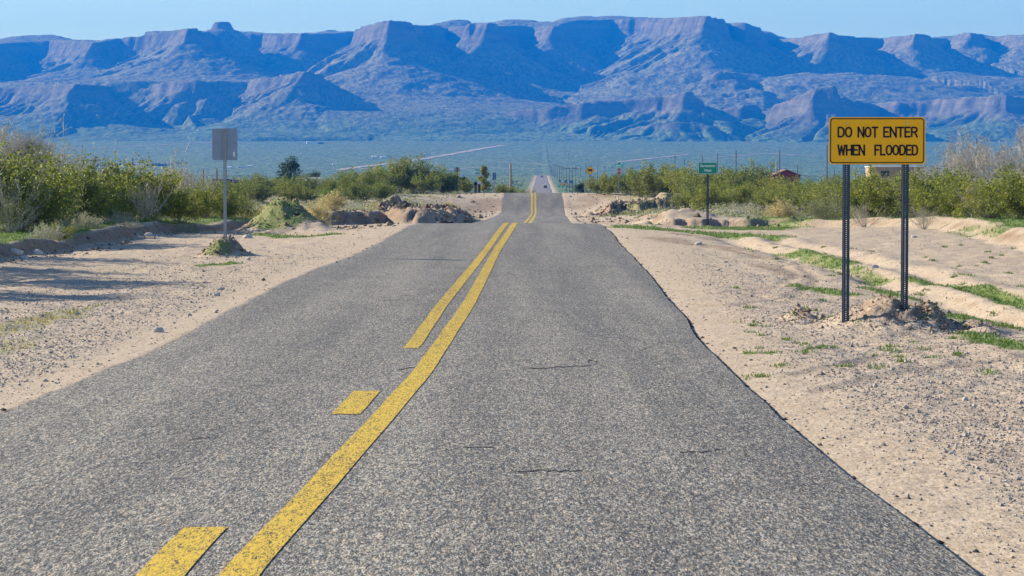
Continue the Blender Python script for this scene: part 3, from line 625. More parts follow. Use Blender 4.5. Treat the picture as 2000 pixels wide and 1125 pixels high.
#PART2
# ------------------------------------------------------------------ lettering
GL = {
 'D': (.74, [[(0,0),(0,1),(.38,1),(.62,.92),(.74,.72),(.74,.28),(.62,.08),(.38,0),(0,0)]]),
 'O': (.76, [[(.38,0),(.14,.08),(0,.28),(0,.72),(.14,.92),(.38,1),(.62,.92),(.76,.72),(.76,.28),(.62,.08),(.38,0)]]),
 'N': (.76, [[(0,0),(0,1)],[(0,1),(.76,0)],[(.76,0),(.76,1)]]),
 'T': (.72, [[(0,1),(.72,1)],[(.36,1),(.36,0)]]),
 'E': (.62, [[(.62,1),(0,1),(0,0),(.62,0)],[(0,.52),(.52,.52)]]),
 'R': (.74, [[(0,0),(0,1),(.46,1),(.66,.92),(.72,.76),(.66,.58),(.46,.5),(0,.5)],[(.40,.5),(.74,0)]]),
 'W': (1.0, [[(0,1),(.22,0),(.5,.9),(.78,0),(1.0,1)]]),
 'H': (.76, [[(0,0),(0,1)],[(.76,0),(.76,1)],[(0,.52),(.76,.52)]]),
 'F': (.60, [[(0,0),(0,1),(.60,1)],[(0,.52),(.50,.52)]]),
 'L': (.60, [[(0,1),(0,0),(.60,0)]]),
 'S': (.70, [[(.68,.80),(.54,.95),(.34,1),(.14,.93),(.04,.77),(.14,.60),(.36,.52),(.58,.43),(.68,.25),(.58,.07),(.36,0),(.14,.06),(0,.22)]]),
 'P': (.72, [[(0,0),(0,1),(.46,1),(.66,.92),(.72,.74),(.66,.55),(.46,.47),(0,.47)]]),
}
def strokes(mb, text, x0, z0, h, wid, y, th, sx=1.0, gap=0.27):
    """stroke lettering on the plane y (facing -Y); returns the end x"""
    x = x0
    for ch in text:
        if ch == ' ': x += h * 0.42 * sx; continue
        w, paths = GL[ch]
        for P in paths:
            Q = [(x + px * h * sx, z0 + th / 2 + pz * (h - th)) for px, pz in P]
            for i, ((ax, az), (bx, bz)) in enumerate(zip(Q[:-1], Q[1:])):
                d = Vector((bx - ax, bz - az)); d.normalize(); nn = Vector((-d.y, d.x)) * th / 2; ex = d * th * (.5 if len(Q) < 6 else .12)
                yy = y - 2e-5 * (i % 7)
                mb.add([(ax - ex.x - nn.x, yy, az - ex.y - nn.y), (bx + ex.x - nn.x, yy, bz + ex.y - nn.y), (bx + ex.x + nn.x, yy, bz + ex.y + nn.y), (ax - ex.x + nn.x, yy, az - ex.y + nn.y)], [(0, 1, 2, 3)])
        x += (w * sx + gap) * h
    return x - gap * h
def text_width(text, h, sx, gap): 
    x = 0
    for ch in text: x += h * 0.42 * sx if ch == ' ' else (GL[ch][0] * sx + gap) * h
    return x - gap * h
def font_mesh(name, body, size, mat, loc, parent, offset=0.0, sx=1.0, line=1.0):
    cu = bpy.data.curves.new(name, 'FONT'); cu.body = body; cu.size = size; cu.align_x = 'CENTER'; cu.align_y = 'CENTER'; cu.offset = offset; cu.space_line = line
    o = bpy.data.objects.new(name, cu); COL.objects.link(o); bpy.context.view_layer.update()
    me = bpy.data.meshes.new_from_object(o.evaluated_get(bpy.context.evaluated_depsgraph_get())); me.name = name
    bpy.data.objects.remove(o); bpy.data.curves.remove(cu)
    me.materials.clear(); me.materials.append(mat)
    r = bpy.data.objects.new(name, me); COL.objects.link(r); r.parent = parent
    r.location = loc; r.rotation_euler = (math.radians(90), 0, 0); r.scale = (sx, 1, 1); return r

# ------------------------------------------------------------------ signs
def channel_post(name, h, w, parent, mat, x=0.0, y=0.0, z0=-0.3, pitch=0.0254, hole=0.009):
    """U-channel post with a punched web: real holes"""
    m = MB(); d = 0.012; hw = 0.0075
    m.box(x - w / 2, x - hw, y, y + 0.004, z0, h); m.box(x + hw, x + w / 2, y, y + 0.004, z0, h)
    z = z0
    while z < h - pitch:
        m.box(x - hw, x + hw, y + 0.0005, y + 0.0035, z, z + pitch - hole); z += pitch
    m.box(x - w / 2 - 0.003, x - w / 2, y, y + 0.038, z0, h); m.box(x + w / 2, x + w / 2 + 0.003, y, y + 0.038, z0, h)
    m.box(x - w / 2 - 0.016, x - w / 2 - 0.003, y + 0.034, y + 0.038, z0, h); m.box(x + w / 2 + 0.003, x + w / 2 + 0.016, y + 0.034, y + 0.038, z0, h)
    return m.build(name, mat, parent)
def build_warning():
    Y = 32.7; s = F / Y
    cx = X_at(1712, Y); zc = zpy(275, Y); W, Hh = 188 / s, 92 / s
    xL, xR = X_at(1653, Y), X_at(1768, Y); zg = min(gz(xL, Y), gz(xR, Y))
    r = empty('warning_sign', (cx, Y, zg), 0, 'amber DO NOT ENTER WHEN FLOODED sign on two punched steel posts', 'road sign')
    zc -= zg
    pn = MB().prism([(x, z + zc) for x, z in rrect(W, Hh, .045)], -0.004, 0.0).build('panel', M_AMBER, r)
    out = rrect(W - .030, Hh - .030, .038, 6); inn = rrect(W - .056, Hh - .056, .028, 6); n = len(out)
    V = [(x, -0.006, z + zc) for x, z in out] + [(x, -0.006, z + zc) for x, z in inn]
    MB().add(V, [(i, (i + 1) % n, n + (i + 1) % n, n + i) for i in range(n)]).build('border', M_BLACK, pn)
    m = MB(); lh = 21.5 / s
    def line(words, zbase):
        for wd, x0, x1 in words:
            base = text_width(wd, lh, 1.0, 0.27); k = ((x1 - x0) / s) / base
            strokes(m, wd, (x0 - 1712) / s + .008, zbase, lh, .023, -0.0062, .023, k * 0.97, 0.27 * k)
    line([('DO', 1635, 1661), ('NOT', 1674, 1712), ('ENTER', 1724, 1790)], (275 - 269) / s + zc)
    line([('WHEN', 1635, 1687), ('FLOODED', 1707, 1791)], (275 - 304) / s + zc)
    m.build('lettering', M_BLACK, pn)
    for px in (1654, 1771):
        for py in (241, 311):
            b = MB().tube([(((px - 1712) / s), -0.016, (275 - py) / s + zc), (((px - 1712) / s), -0.004, (275 - py) / s + zc)], [.011, .012], 6); b.build('bolt', M_BOLT, pn)
    for x in (xL, xR):
        channel_post('post', zc + Hh / 2 - 0.06, .062, r, M_STEEL, x - cx, 0.001, gz(x, Y) - zg - 0.2)
build_warning()
def build_blank_sign():
    Y = 61.0; s = F / Y; x = X_at(440, Y); zg = gz(x, Y)
    r = empty('sign_back', (x, Y, zg), 0, 'blank grey back of a tall sign on a post in a dirt mound', 'road sign')
    zt, zb = zpy(251, Y) - zg, zpy(313, Y) - zg
    pn = MB().prism([(px, pz + (zt + zb) / 2) for px, pz in rrect(49 / s, zt - zb, .035)], 0.0, 0.004).build('panel', M_ALU, r)
    MB().box(.20, .235, -.0015, -.0003, zb + .09, zb + .20).build('sticker', M_WHITE, pn)
    MB().box(-.225, -.16, -.0015, -.0003, zt - .20, zt - .10).build('scuff', M_GALV, pn)
    channel_post('post', zt - 0.06, .05, r, M_GALV, 0, -0.042, -0.2)
build_blank_sign()
def build_wash_sign():
    Y = 91.0; x = X_at(1382, Y); zg = gz(x, Y); s = F / Y
    r = empty('name_sign', (x, Y, zg), 0, 'green Sacramento Wash sign on a single post in the grass', 'road sign')
    zt, zb = zpy(317, Y) - zg, zpy(340, Y) - zg; zc = (zt + zb) / 2; W = 37 / s; Hh = zt - zb
    pn = MB().prism([(px, pz + zc) for px, pz in rrect(W, Hh, .04)], -0.004, 0).build('panel', M_GREEN, r)
    out = rrect(W - .012, Hh - .012, .036); inn = rrect(W - .034, Hh - .034, .028); n = len(out)
    MB().add([(px, -.006, pz + zc) for px, pz in out] + [(px, -.006, pz + zc) for px, pz in inn], [(i, (i + 1) % n, n + (i + 1) % n, n + i) for i in range(n)]).build('border', M_WHITE, pn)
    font_mesh('lettering', 'Sacramento\nWash', .135, M_WHITE, (0, -.0065, zc), pn, .003, .83, 1.25)
    channel_post('post', zt - 0.03, .05, r, M_STEEL, 0, 0.001, -0.25)
build_wash_sign()
def cow_poly(k):
    P = [(-.5,.08),(-.47,.20),(-.40,.27),(-.30,.26),(-.22,.22),(.05,.20),(.36,.23),(.45,.18),(.50,-.02),(.47,-.05),(.45,.06),(.42,-.04),(.41,-.34),(.34,-.34),(.33,-.10),(.26,-.08),(.27,-.34),(.20,-.34),(.17,-.10),(-.06,-.12),(-.08,-.34),(-.15,-.34),(-.15,-.12),(-.20,-.10),(-.22,-.34),(-.29,-.34),(-.29,-.02),(-.36,.06)]
    return [(x * k, z * k) for x, z in P]
def build_cow_sign():
    Y = 306.0; x = X_at(1152, Y); zg = gz(x, Y); s = F / Y; zc = zpy(333, Y) - zg; hd = 8.7 / s * 1.06
    r = empty('cattle_sign', (x, Y, zg), 0, 'yellow diamond warning sign with a black cow on it', 'road sign')
    pn = MB().prism([(0, zc + hd), (-hd, zc), (0, zc - hd), (hd, zc)], -0.006, 0).build('panel', M_AMBER, r)
    o_, i_ = hd * .94, hd * .87
    MB().add([(0, -.01, zc + o_), (-o_, -.01, zc), (0, -.01, zc - o_), (o_, -.01, zc), (0, -.01, zc + i_), (-i_, -.01, zc), (0, -.01, zc - i_), (i_, -.01, zc)], [(k, (k + 1) % 4, 4 + (k + 1) % 4, 4 + k) for k in range(4)]).build('border', M_BLACK, pn)
    MB().prism([(px, pz + zc + .02) for px, pz in cow_poly(.62)], -.012, -.0075).build('cow_symbol', M_BLACK, pn)
    m = MB(); m.box(-.045, .045, .002, .05, -.3, zc + hd * .8); m.build('post', M_STEEL, r)
build_cow_sign()
def octagon(R): return [(R * math.cos(math.radians(22.5 + 45 * k)), R * math.sin(math.radians(22.5 + 45 * k))) for k in range(8)]
def build_stop():
    Y = 276.0; x = X_at(1209, Y); zg = gz(x, Y); s = F / Y; zc = zpy(334.5, Y) - zg
    r = empty('stop_sign', (x, Y, zg), math.radians(58), 'red stop sign turned aside under green street name blades', 'road sign')
    pn = MB().prism([(px, pz + zc) for px, pz in octagon(.40)], -.006, 0).build('panel', M_RED, r)
    out = octagon(.398); inn = octagon(.375)
    MB().add([(px, -.009, pz + zc) for px, pz in out] + [(px, -.009, pz + zc) for px, pz in inn], [(i, (i + 1) % 8, 8 + (i + 1) % 8, 8 + i) for i in range(8)]).build('border', M_WHITE, pn)
    m = MB(); strokes(m, 'STOP', -.5 * text_width('STOP', .24, .78, .2), zc - .12, .24, .036, -.0095, .036, .78, .2); m.build('lettering', M_WHITE, pn)
    MB().box(-.03, .03, .002, .05, -.3, zc + .95).build('post', M_GALV, r)
    b1 = MB().box(-.10, .10, .02, .03, zc + .47, zc + .74)
    bl = MB().box(-.46, .46, -.012, -.002, zc + .46, zc + .74).build('name_blade', M_TEAL, r); bl.rotation_euler = (0, 0, math.radians(-58))
    MB().box(-.34, .22, -.015, -.0125, zc + .54, zc + .64).build('name_lettering', M_WHITE, bl)
    b2 = MB().box(-.012, -.002, -.42, .42, zc + .78, zc + .98).build('cross_blade', M_GREEN, r); b2.rotation_euler = (0, 0, math.radians(-78))
build_stop()
def build_stop_back():
    Y = 305.0; x = X_at(893, Y); zg = gz(x, Y); s = F / Y; zc = zpy(332, Y) - zg
    r = empty('stop_sign', (x, Y, zg), 0, 'pale grey octagonal back of a stop sign beyond the dirt heaps', 'road sign')
    MB().prism([(px, pz + zc) for px, pz in octagon(.38)], 0, .005).build('panel', M_GALV, r)
    MB().box(-.06, .06, -.06, -.003, -.3, zc + .28).build('post', M_STEEL, r)
build_stop_back()
def post_sign(name, px, Y, py0, py1, wpx, mat, label, post=M_GALV, rz=0.0, pw=.04):
    x = X_at(px, Y); zg = gz(x, Y); s = F / Y; zt, zb = zpy(py0, Y) - zg, zpy(py1, Y) - zg
    r = empty(name, (x, Y, zg), rz, label, 'road sign')
    MB().prism([(a_, b_ + (zt + zb) / 2) for a_, b_ in rrect(wpx / s, zt - zb, min(.05, wpx / s * .2))], -.004, .002).build('panel', mat, r)
    MB().box(-pw, pw, -.05, -.005, -.3, zt - .05).build('post', post, r)
    return r
post_sign('sign_back', 965.5, 306, 337, 351, 7, M_BLUE, 'narrow blue-grey sign back just beyond the small conical tree', M_GALV)
post_sign('sign_back', 1000, 330, 352, 359, 8, M_GALV, 'small pale sign back at the foot of a tall wooden pole')
def build_street_blades():
    Y = 320.0; x = X_at(933, Y); zg = gz(x, Y); s = F / Y
    r = empty('street_name_sign', (x, Y, zg), 0, 'two dark street name blades one over the other on a thin post', 'road sign')
    MB().box(-.03, .03, 0, .05, -.3, zpy(331, Y) - zg).build('post', M_GALV, r)
    for py in (332, 338.3): MB().box(-5 / s, 5 / s, -.02, -.005, zpy(py + .8, Y) - zg, zpy(py - .8, Y) - zg).build('blade', M_GREEN, r)
build_street_blades()
def build_junction(px, Y, cols, label):
    x = X_at(px, Y); zg = gz(x, Y); s = F / Y
    r = empty('route_sign', (x, Y, zg), 0, label, 'road sign')
    MB().box(-.04, .04, .012, .07, -.3, zpy(352, Y) - zg).build('post', M_GALV, r)
    for py, w, h, m_, dx in cols:
        zc = zpy(py, Y) - zg
        MB().prism([(a_ + dx / s, b_ + zc) for a_, b_ in rrect(w / s, h / s, .06)], -.006, .01).build('panel', m_, r)
YJ = 640.0
build_junction(1093.5, YJ, [(353.5, 4.2, 3.6, M_BLUE, 0), (364.3, 4.2, 4.0, M_TEAL, -1)], 'route sign assembly with a blue panel over a green one')
build_junction(1098.6, YJ, [(354, 4.6, 4.2, M_WHITE, 0), (359.8, 4.4, 4.0, M_AMBER, -2)], 'route sign assembly with a white panel over an amber one')
build_junction(1105, YJ, [(354, 4.2, 4.2, M_BLUE, 0), (360, 4.6, 5.0, M_AMBER, 0), (365, 4.0, 3.6, M_TEAL, -5)], 'route sign assembly of blue, amber and green panels')
build_junction(1116, YJ, [(355, 6.5, 5.0, M_BLUE, 0)], 'route sign with one wide blue panel')

# ------------------------------------------------------------------ poles
def utility_pole(px, Y, py_top, label, group=None, arms=1, base=None, r0=.15, mat=None):
    x = X_at(px, Y); zg = gz(x, Y) if Y < 7000 else 0; h = zpy(py_top, Y) - zg
    r = empty('utility_pole', (x, Y, zg), random.uniform(-.2, .2), label, 'utility pole', group)
    MB().tube([(0, 0, -.5), (0, 0, h)], [r0, r0 * .7], 6).build('shaft', mat or M_WOOD, r)
    if arms:
        MB().box(-1.2, 1.2, -.06, .06, h - .75, h - .6).build('crossarm', mat or M_WOOD, r)
    return r
for px, Y, pt, lab in ((187, 420, 305, 'dark utility pole rising above the leftmost tall creosote'), (260, 430, 309, 'slim utility pole in front of the far dark windbreak'), (356, 520, 312, 'utility pole with a crossarm above the dry grey brush'), (398, 360, 331, 'short utility pole near the dark carport'), (424, 380, 329, 'dark utility pole beside the blank sign, over the carport')):
    utility_pole(px, Y, pt, lab, None, 1 if px in (187, 356) else 0, r0=.12)
utility_pole(997.5, 330, 318, 'tall bare wooden pole beside the road with a pale sign at its foot', None, 0, r0=.17, mat=M_WOODL)
for px, Y, pt, lab in ((1318, 520, 304, 'utility pole just beyond the stop sign'), (1336, 640, 312, 'thin pole to the near side of the wash sign'), (1371, 640, 301, 'utility pole rising behind the top of the green wash sign'), (1401, 560, 300, 'utility pole just past the green wash sign'), (1437, 460, 294, 'tall utility pole between the wash sign and the red house'), (1472, 700, 312, 'thin distant pole short of the stove pipe'), (1522, 440, 292, 'tall utility pole behind the stove pipe of the red house'), (1557, 600, 322, 'short thin pole over the red house gable'), (1614.5, 400, 283, 'tall utility pole close beside the amber warning sign'), (1629, 620, 330, 'short thin pole below the amber warning sign'), (1906, 520, 270, 'utility pole among the bare grey trees')):
    utility_pole(px, Y, pt, lab, None, 0, r0=.11)
# two lines of poles marching away beside the far road
for k in range(18):
    Y = 1000 * (5200 / 1000) ** (k / 17); utility_pole(1052.5 + 72000 / Y, Y, HOR - (gz(.0105 * Y + 14.4, Y) + 11.5 - EYE) / Y * F, 'wooden utility pole in the long line close beside the far road', 'utility poles receding beside the far road', 1, r0=.10 + 5e-5 * Y)
for k in range(13):
    Y = 1150 * (4600 / 1150) ** (k / 12); utility_pole(1052.5 + 235000 / Y, Y, HOR - (gz(.0105 * Y + 47, Y) + 11.5 - EYE) / Y * F, 'wooden utility pole in the outer line across the valley floor', 'utility poles in the outer line', 1, r0=.10 + 4e-5 * Y)

def fence_post(px, Y, pt, lab, w=.10):
    x = X_at(px, Y); zg = gz(x, Y); h = zpy(pt, Y) - zg
    o = MB().tube([(0, 0, -.3), (0.02, 0, h * .5), (0, 0.01, h)], [w, w * .95, w * .85], 7).build('fence_post', M_WOODL, None); o.location = (x, Y, zg); tag(o, lab, 'post')
fence_post(456, 310, 346, 'short wooden post just past the blank sign pole', .13); fence_post(479, 320, 346, 'thin dark post between two thicker wooden posts', .06); fence_post(491, 312, 347, 'thick wooden post farthest from the blank sign', .15)
fence_post(686, 305, 346, 'lone reddish wooden post in the creosote thicket', .12); fence_post(1143, 306, 353, 'weathered post just short of the cattle sign', .09)

# ------------------------------------------------------------------ mailbox, tyre, cars
def build_mailbox(px, Y, py, lab, mat, py_base=None):
    x = X_at(px, Y); zg = gz(x, Y); s = F / Y; z0 = zpy(py + 3.5, Y) - zg; w = 6.0 / s
    r = empty('mailbox', (x, Y, zg), 0, lab, 'mailbox')
    P = [(w / 2, z0), (w / 2, z0 + w * .55)] + [(w / 2 * math.cos(math.radians(k)), z0 + w * .55 + w / 2 * math.sin(math.radians(k))) for k in range(20, 180, 20)] + [(-w / 2, z0 + w * .55), (-w / 2, z0)]
    bx = MB().prism(P, -.35, .35).build('box', mat, r)
    MB().prism([(a_ * 1.04, (b_ - z0) * 1.03 + z0) for a_, b_ in P], -.37, -.352).build('lid', mat, bx)
    MB().box(w / 2 + .005, w / 2 + .02, -.1, -.05, z0 + .1, z0 + .35).build('flag', M_RED, bx)
    MB().box(-.14, .14, -.14, .14, -.3, z0).build('post', M_WOOD, r)
build_mailbox(929, 296, 358, 'black mailbox on a thick dark post behind the dirt heaps', M_BLACK); build_mailbox(936, 297.5, 356, 'white mailbox next to the black one', M_WHITE)
def build_tyre():
    Y = 92.5; x = X_at(869, Y); R, w = .30, .20
    prof = [(R * .58, -.075), (R * .62, -.095), (R * .86, -.10), (R * .96, -.085), (R, -.06), (R, .06), (R * .96, .085), (R * .86, .10), (R * .62, .095), (R * .58, .075), (R * .64, .05), (R * .9, .04), (R * .9, -.04), (R * .64, -.05)]
    n = 36; V = []; Fc = []; m_ = len(prof)
    for k in range(n):
        th = 2 * math.pi * k / n; tr = .988 if k % 2 else 1.0
        for j, (r, z) in enumerate(prof):
            rr = r * (tr if 3 < j < 6 or j in (4, 5) else 1); V.append((rr * math.cos(th), rr * math.sin(th), z))
    for k in range(n):
        for j in range(m_): Fc.append((k * m_ + j, k * m_ + (j + 1) % m_, (k + 1) % n * m_ + (j + 1) % m_, (k + 1) % n * m_ + j))
    o = MB().add(V, Fc).build('tyre', M_RUBBER, None, True)
    o.location = (x, Y, zpy(434.5, Y)); o.rotation_euler = (math.radians(5), math.radians(-4), .4)
    o.location.z = max(gz(x, Y) + .085, o.location.z - .05); tag(o, 'old black tyre lying flat beside the dirt heaps at the road edge', 'tyre')
build_tyre()
def build_car(px, Y, paint, label):
    x = X_at(px, Y); z = road_top(x, Y)
    r = empty('car', (x, Y, z), math.atan2(-.0125, 1), label, 'car')
    side = [(-2.2, .35), (-2.25, .75), (-2.1, .95), (-1.2, 1.02), (1.7, 1.02), (2.15, .95), (2.25, .6), (2.2, .35)]       # (y, z): nose to -Y
    def ext(poly, x0, x1, nm, mat, par, taper=1.0):
        n = len(poly); V = [(x0, y, zz) for y, zz in poly] + [(x1, y, zz) for y, zz in poly]
        return MB().add(V, [tuple(range(n)), tuple(reversed(range(n, 2 * n)))] + [(i, i + n, (i + 1) % n + n, (i + 1) % n) for i in range(n)]).build(nm, mat, par)
    body = ext(side, -.9, .9, 'body', paint, r)
    cab = MB(); B = [(-.82, -1.15, 1.021), (.82, -1.15, 1.021), (.82, 1.75, 1.021), (-.82, 1.75, 1.021)]; T_ = [(-.66, -.5, 1.6), (.66, -.5, 1.6), (.66, 1.35, 1.6), (-.66, 1.35, 1.6)]
    cab.add(B + T_, [(0, 1, 5, 4), (1, 2, 6, 5), (2, 3, 7, 6), (3, 0, 4, 7), (4, 5, 6, 7)]).build('cabin', paint, r)
    MB().add([(-.70, -1.10, 1.08), (.70, -1.10, 1.08), (.60, -.56, 1.56), (-.60, -.56, 1.56)], [(0, 1, 2, 3)]).build('windscreen', M_GLASS, r).location = (0, -.02, .01)
    for sx in (-1, 1):
        MB().box(sx * .68 - .17, sx * .68 + .17, -2.27, -2.2, .66, .82).build('headlight', M_LAMP, r)
        for yy in (-1.4, 1.4):
            w_ = MB().tube([(sx * .70, yy, .33), (sx * .91, yy, .33)], [.33, .33], 16).build('wheel', M_RUBBER, r)
            MB().tube([(sx * .90, yy, .33), (sx * .925, yy, .33)], [.2, .19], 10).build('rim', M_GALV, w_)
    MB().box(-.55, .55, -2.265, -2.21, .45, .62).build('grille', M_BLACK, r)
    MB().box(-.88, .88, -2.30, -2.2, .36, .44).build('bumper', M_STEEL, r)
build_car(1065.3, 1350, M_CARD, 'dark car coming over the distant road, nearer of two')
build_car(1058.5, 2250, M_CARS, 'farther dark car, a speck near the top of the distant road')

# ------------------------------------------------------------------ buildings
def gable(name, px, Y, wpx, py_eave, py_ridge, dep, wall, roof, label, rz=0.0, cat='house', ridge_along_x=False, zb=None):
    x = X_at(px, Y); zg = (gz(x, Y) if zb is None else zb); s = F / Y; w = wpx / s; ze, zr = zpy(py_eave, Y) - zg, zpy(py_ridge, Y) - zg
    r = empty(name, (x, Y, zg), rz, label, cat)
    MB().prism([(-w / 2, -.5), (w / 2, -.5), (w / 2, ze), (0, zr - .03), (-w / 2, ze)], 0, dep).build('wall', wall, r)
    m = MB(); o_ = w / 2 * 1.10; zo = ze - (zr - ze) * .10
    for sx in (-1, 1):
        m.add([(sx * o_, -.35, zo + .02), (0, -.35, zr + .02), (0, dep + .35, zr + .02), (sx * o_, dep + .35, zo + .02), (sx * o_, -.35, zo + .16), (0, -.35, zr + .16), (0, dep + .35, zr + .16), (sx * o_, dep + .35, zo + .16)], [(0, 1, 2, 3), (4, 7, 6, 5), (0, 4, 5, 1), (3, 2, 6, 7), (0, 3, 7, 4)])
    m.build('roof', roof, r)
    return r, zg, s, ze, zr
r, zg, s, ze, zr = gable('house', 1536, 420, 52, 343, 332.5, 7, M_MAROON, M_ROOFB, 'maroon gabled house half hidden by creosote with a tall stove pipe')
MB().tube([(-17 / s, 2, ze - .6), (-17 / s, 2, zpy(315, 420) - zg)], [.16, .16], 10).build('stove_pipe', M_GALV, r)
MB().box(-1.0, .1, -.03, -.002, ze - 1.5, ze - .5).build('window', M_GLASS, r)
def trailer(px, Y, wpx, py0, py1, dep, mat, roof, label, cat='trailer'):
    x = X_at(px, Y); zg = gz(x, Y); s = F / Y; w = wpx / s; zt = zpy(py0, Y) - zg
    zb = max(.3, zpy(py1, Y) - zg) if py1 else .4
    r = empty('mobile_home', (x, Y, zg), 0, label, cat)
    MB().box(-w / 2, w / 2, 0, dep, .35, zt - .12).build('wall', mat, r)
    n = 8; P = [(-w / 2 - .1, zt - .118)] + [((-1 + 2 * k / n) * (w / 2 + .1), zt + .12 * math.sin(math.pi * k / n)) for k in range(n + 1)] + [(w / 2 + .1, zt - .118)]
    MB().prism(P, -.15, dep + .15).build('roof', roof, r)
    MB().box(-w * .3, -w * .15, -.03, -.002, zt - 1.3, zt - .6).build('window', M_GLASS, r)
    MB().box(w * .1, w * .1 + .8, -.035, -.002, .4, zt - .35).build('door', M_GALV, r)
    MB().box(-w / 2 + .3, w / 2 - .3, .2, dep - .2, -.3, .349).build('skirting', M_ROOFD, r)
    return r
trailer(1752, 330, 108, 324.5, None, 4, M_TANW, M_WHITEW, 'long low tan building with a white flat roof edge behind the amber sign posts')
trailer(603, 345, 46, 347.5, None, 3, M_WHITEW, M_WHITEW, 'white rounded trailer roof showing above the creosote near the dark tree')
trailer(208, 390, 34, 348, None, 3, M_WHITEW, M_WHITEW, 'white trailer glimpsed over the brush below the dark utility pole')
def carport():
    Y = 335; x = X_at(437, Y); zg = gz(x, Y); s = F / Y; w = 58 / s; zt = zpy(350, Y) - zg
    r = empty('carport', (x, Y, zg), 0, 'low dark flat-roofed carport behind the blank sign post', 'carport')
    MB().prism([(-w / 2, zt - .22), (w / 2, zt - .3), (w / 2, zt - .18), (w * .2, zt), (-w * .3, zt)], 0, 4).build('roof', M_ROOFD, r)
    for sx in (-.46, -.15, .15, .46):
        for yy in (.2, 3.8): MB().box(sx * w - .06, sx * w + .06, yy - .06, yy + .06, -.3, zt - .24).build('post', M_WOODL, r)
    MB().box(-w / 2 + .2, w / 2 - .2, 3.3, 3.4, -.3, zt - .35).build('back_wall', M_ROOFD, r)
carport()
def far_house(px, py_b, wpx, hpx, mat, roof, label, grp=None):
    Y = None
    ys = np.arange(700, 6500, 5.0); zz = side_z(ys); pyv = HOR + F * (EYE - zz) / ys
    ok = (pyv <= py_b) & (ys > 2900); Y = float(ys[np.argmax(ok)])
    x = X_at(px, Y); zg = gz(x, Y); s = F / Y; w, h = wpx / s, hpx / s
    r = empty('house', (x, Y, zg), random.uniform(-.25, .25), label, 'house', grp)
    d = min(w, 9.0)
    MB().box(-w / 2, w / 2, 0, d, -1, h * .72).build('wall', mat, r)
    MB().add([(-w / 2 - .3, -.3, h * .72 + .01), (w / 2 + .3, -.3, h * .72 + .01), (w / 2 + .3, d + .3, h * .72 + .01), (-w / 2 - .3, d + .3, h * .72 + .01), (-w / 2 - .3, d / 2, h), (w / 2 + .3, d / 2, h)], [(0, 1, 5, 4), (2, 3, 4, 5), (0, 4, 3), (1, 2, 5), (0, 3, 2, 1)]).build('roof', roof, r)
    MB().box(-w * .25, -w * .1, -.04, -.003, h * .3, h * .6).build('window', M_GLASS, r)
G_ = 'small pale buildings scattered far out on the valley floor'
for px, pb, w, h, mt, rf, lab in ((167, 323.5, 8, 5, M_WHITEW, M_ROOFB, 'white house with a reddish roof at the near end of the dark windbreak'), (180, 323, 9, 3.5, M_WHITEW, M_WHITEW, 'long white house next to the reddish-roofed one by the windbreak'), (267, 323, 7, 4, M_WHITEW, M_WHITEW, 'white house midway along the dark windbreak'), (285, 323.5, 5, 4, M_WHITEW, M_WHITEW, 'small bright house by the gap in the dark windbreak'), (335, 323, 5, 4, M_TANW, M_ROOFB, 'tan house at the far end of the dark windbreak'),
    (95, 326, 4, 4, M_TANW, M_WHITEW, 'tan hut over the tall brush, outermost of the far buildings'), (117, 326, 5, 4, M_WHITEW, M_WHITEW, 'white hut over the tall brush near the tan hut'),
    (594, 281, 4, 3, M_WHITEW, M_WHITEW, 'small white shed at the foot of the mountains'), (603, 280.5, 6, 4.5, M_WHITEW, M_WHITEW, 'bright white house at the foot of the mountains'), (627, 281, 12, 3, M_ROOFD, M_ROOFD, 'long dark shed at the foot of the mountains'),
    (731, 308.5, 10, 4, M_WHITEW, M_WHITEW, 'white house at the start of the row beside the pale dirt track'), (748, 309, 7, 4, M_WHITEW, M_WHITEW, 'middle white house of the row beside the pale dirt track'), (762, 308.5, 13, 3.6, M_WHITEW, M_ROOFD, 'long white house with a dark roof beside the pale dirt track'), (800, 309, 4, 2.5, M_WHITEW, M_WHITEW, 'small white hut on the pale dirt track'),
    (445, 329, 14, 3.5, M_WHITEW, M_WHITEW, 'long white building in the settlement beyond the blank sign'), (470, 328, 12, 3.5, M_WHITEW, M_GALV, 'white building with a grey roof in the settlement beyond the blank sign'), (488, 326, 8, 3.5, M_WHITEW, M_WHITEW, 'small white building ending the settlement beyond the blank sign'), (652, 322.5, 4.5, 3, M_WHITEW, M_WHITEW, 'lone white hut between the dark tree and the dirt track'),
    (1126, 306.5, 3, 3, M_WHITEW, M_WHITEW, 'lone white speck of a house above the pole line'), (1181, 309, 5, 2.5, M_WHITEW, M_WHITEW, 'flat pale house beyond the street name blades')):
    far_house(px, pb, w, h, mt, rf, lab)

# ------------------------------------------------------------------ dirt tracks on the valley floor
def plainY(py):
    ys = np.arange(3300, 7000, 4.0); pyv = HOR + F * (EYE - side_z(ys)) / ys
    return float(ys[np.argmax(pyv <= py)])
def track(pts, w, label):
    V = []; Fc = []; k = 0; P = [(X_at(px, plainY(py)), plainY(py)) for px, py in pts]
    for (x0, y0), (x1, y1) in zip(P[:-1], P[1:]):
        n = max(2, int(math.hypot(x1 - x0, y1 - y0) / 40)); d = Vector((x1 - x0, y1 - y0)).normalized(); nn = Vector((-d.y, d.x))
        for i in range(n + 1):
            x, y = x0 + (x1 - x0) * i / n, y0 + (y1 - y0) * i / n; ww = w * .62 * random.uniform(.6, 1.2)
            for sg in (-1, 1): V.append((x + nn.x * ww * sg, y + nn.y * ww * sg, gz(x + nn.x * ww * sg, y + nn.y * ww * sg) + .6))
            if i: m_ = len(V); Fc.append((m_ - 4, m_ - 3, m_ - 1, m_ - 2))
    tag(mesh_np('dirt_track', V, Fc, M_TRACK), label, None, None, 'structure')
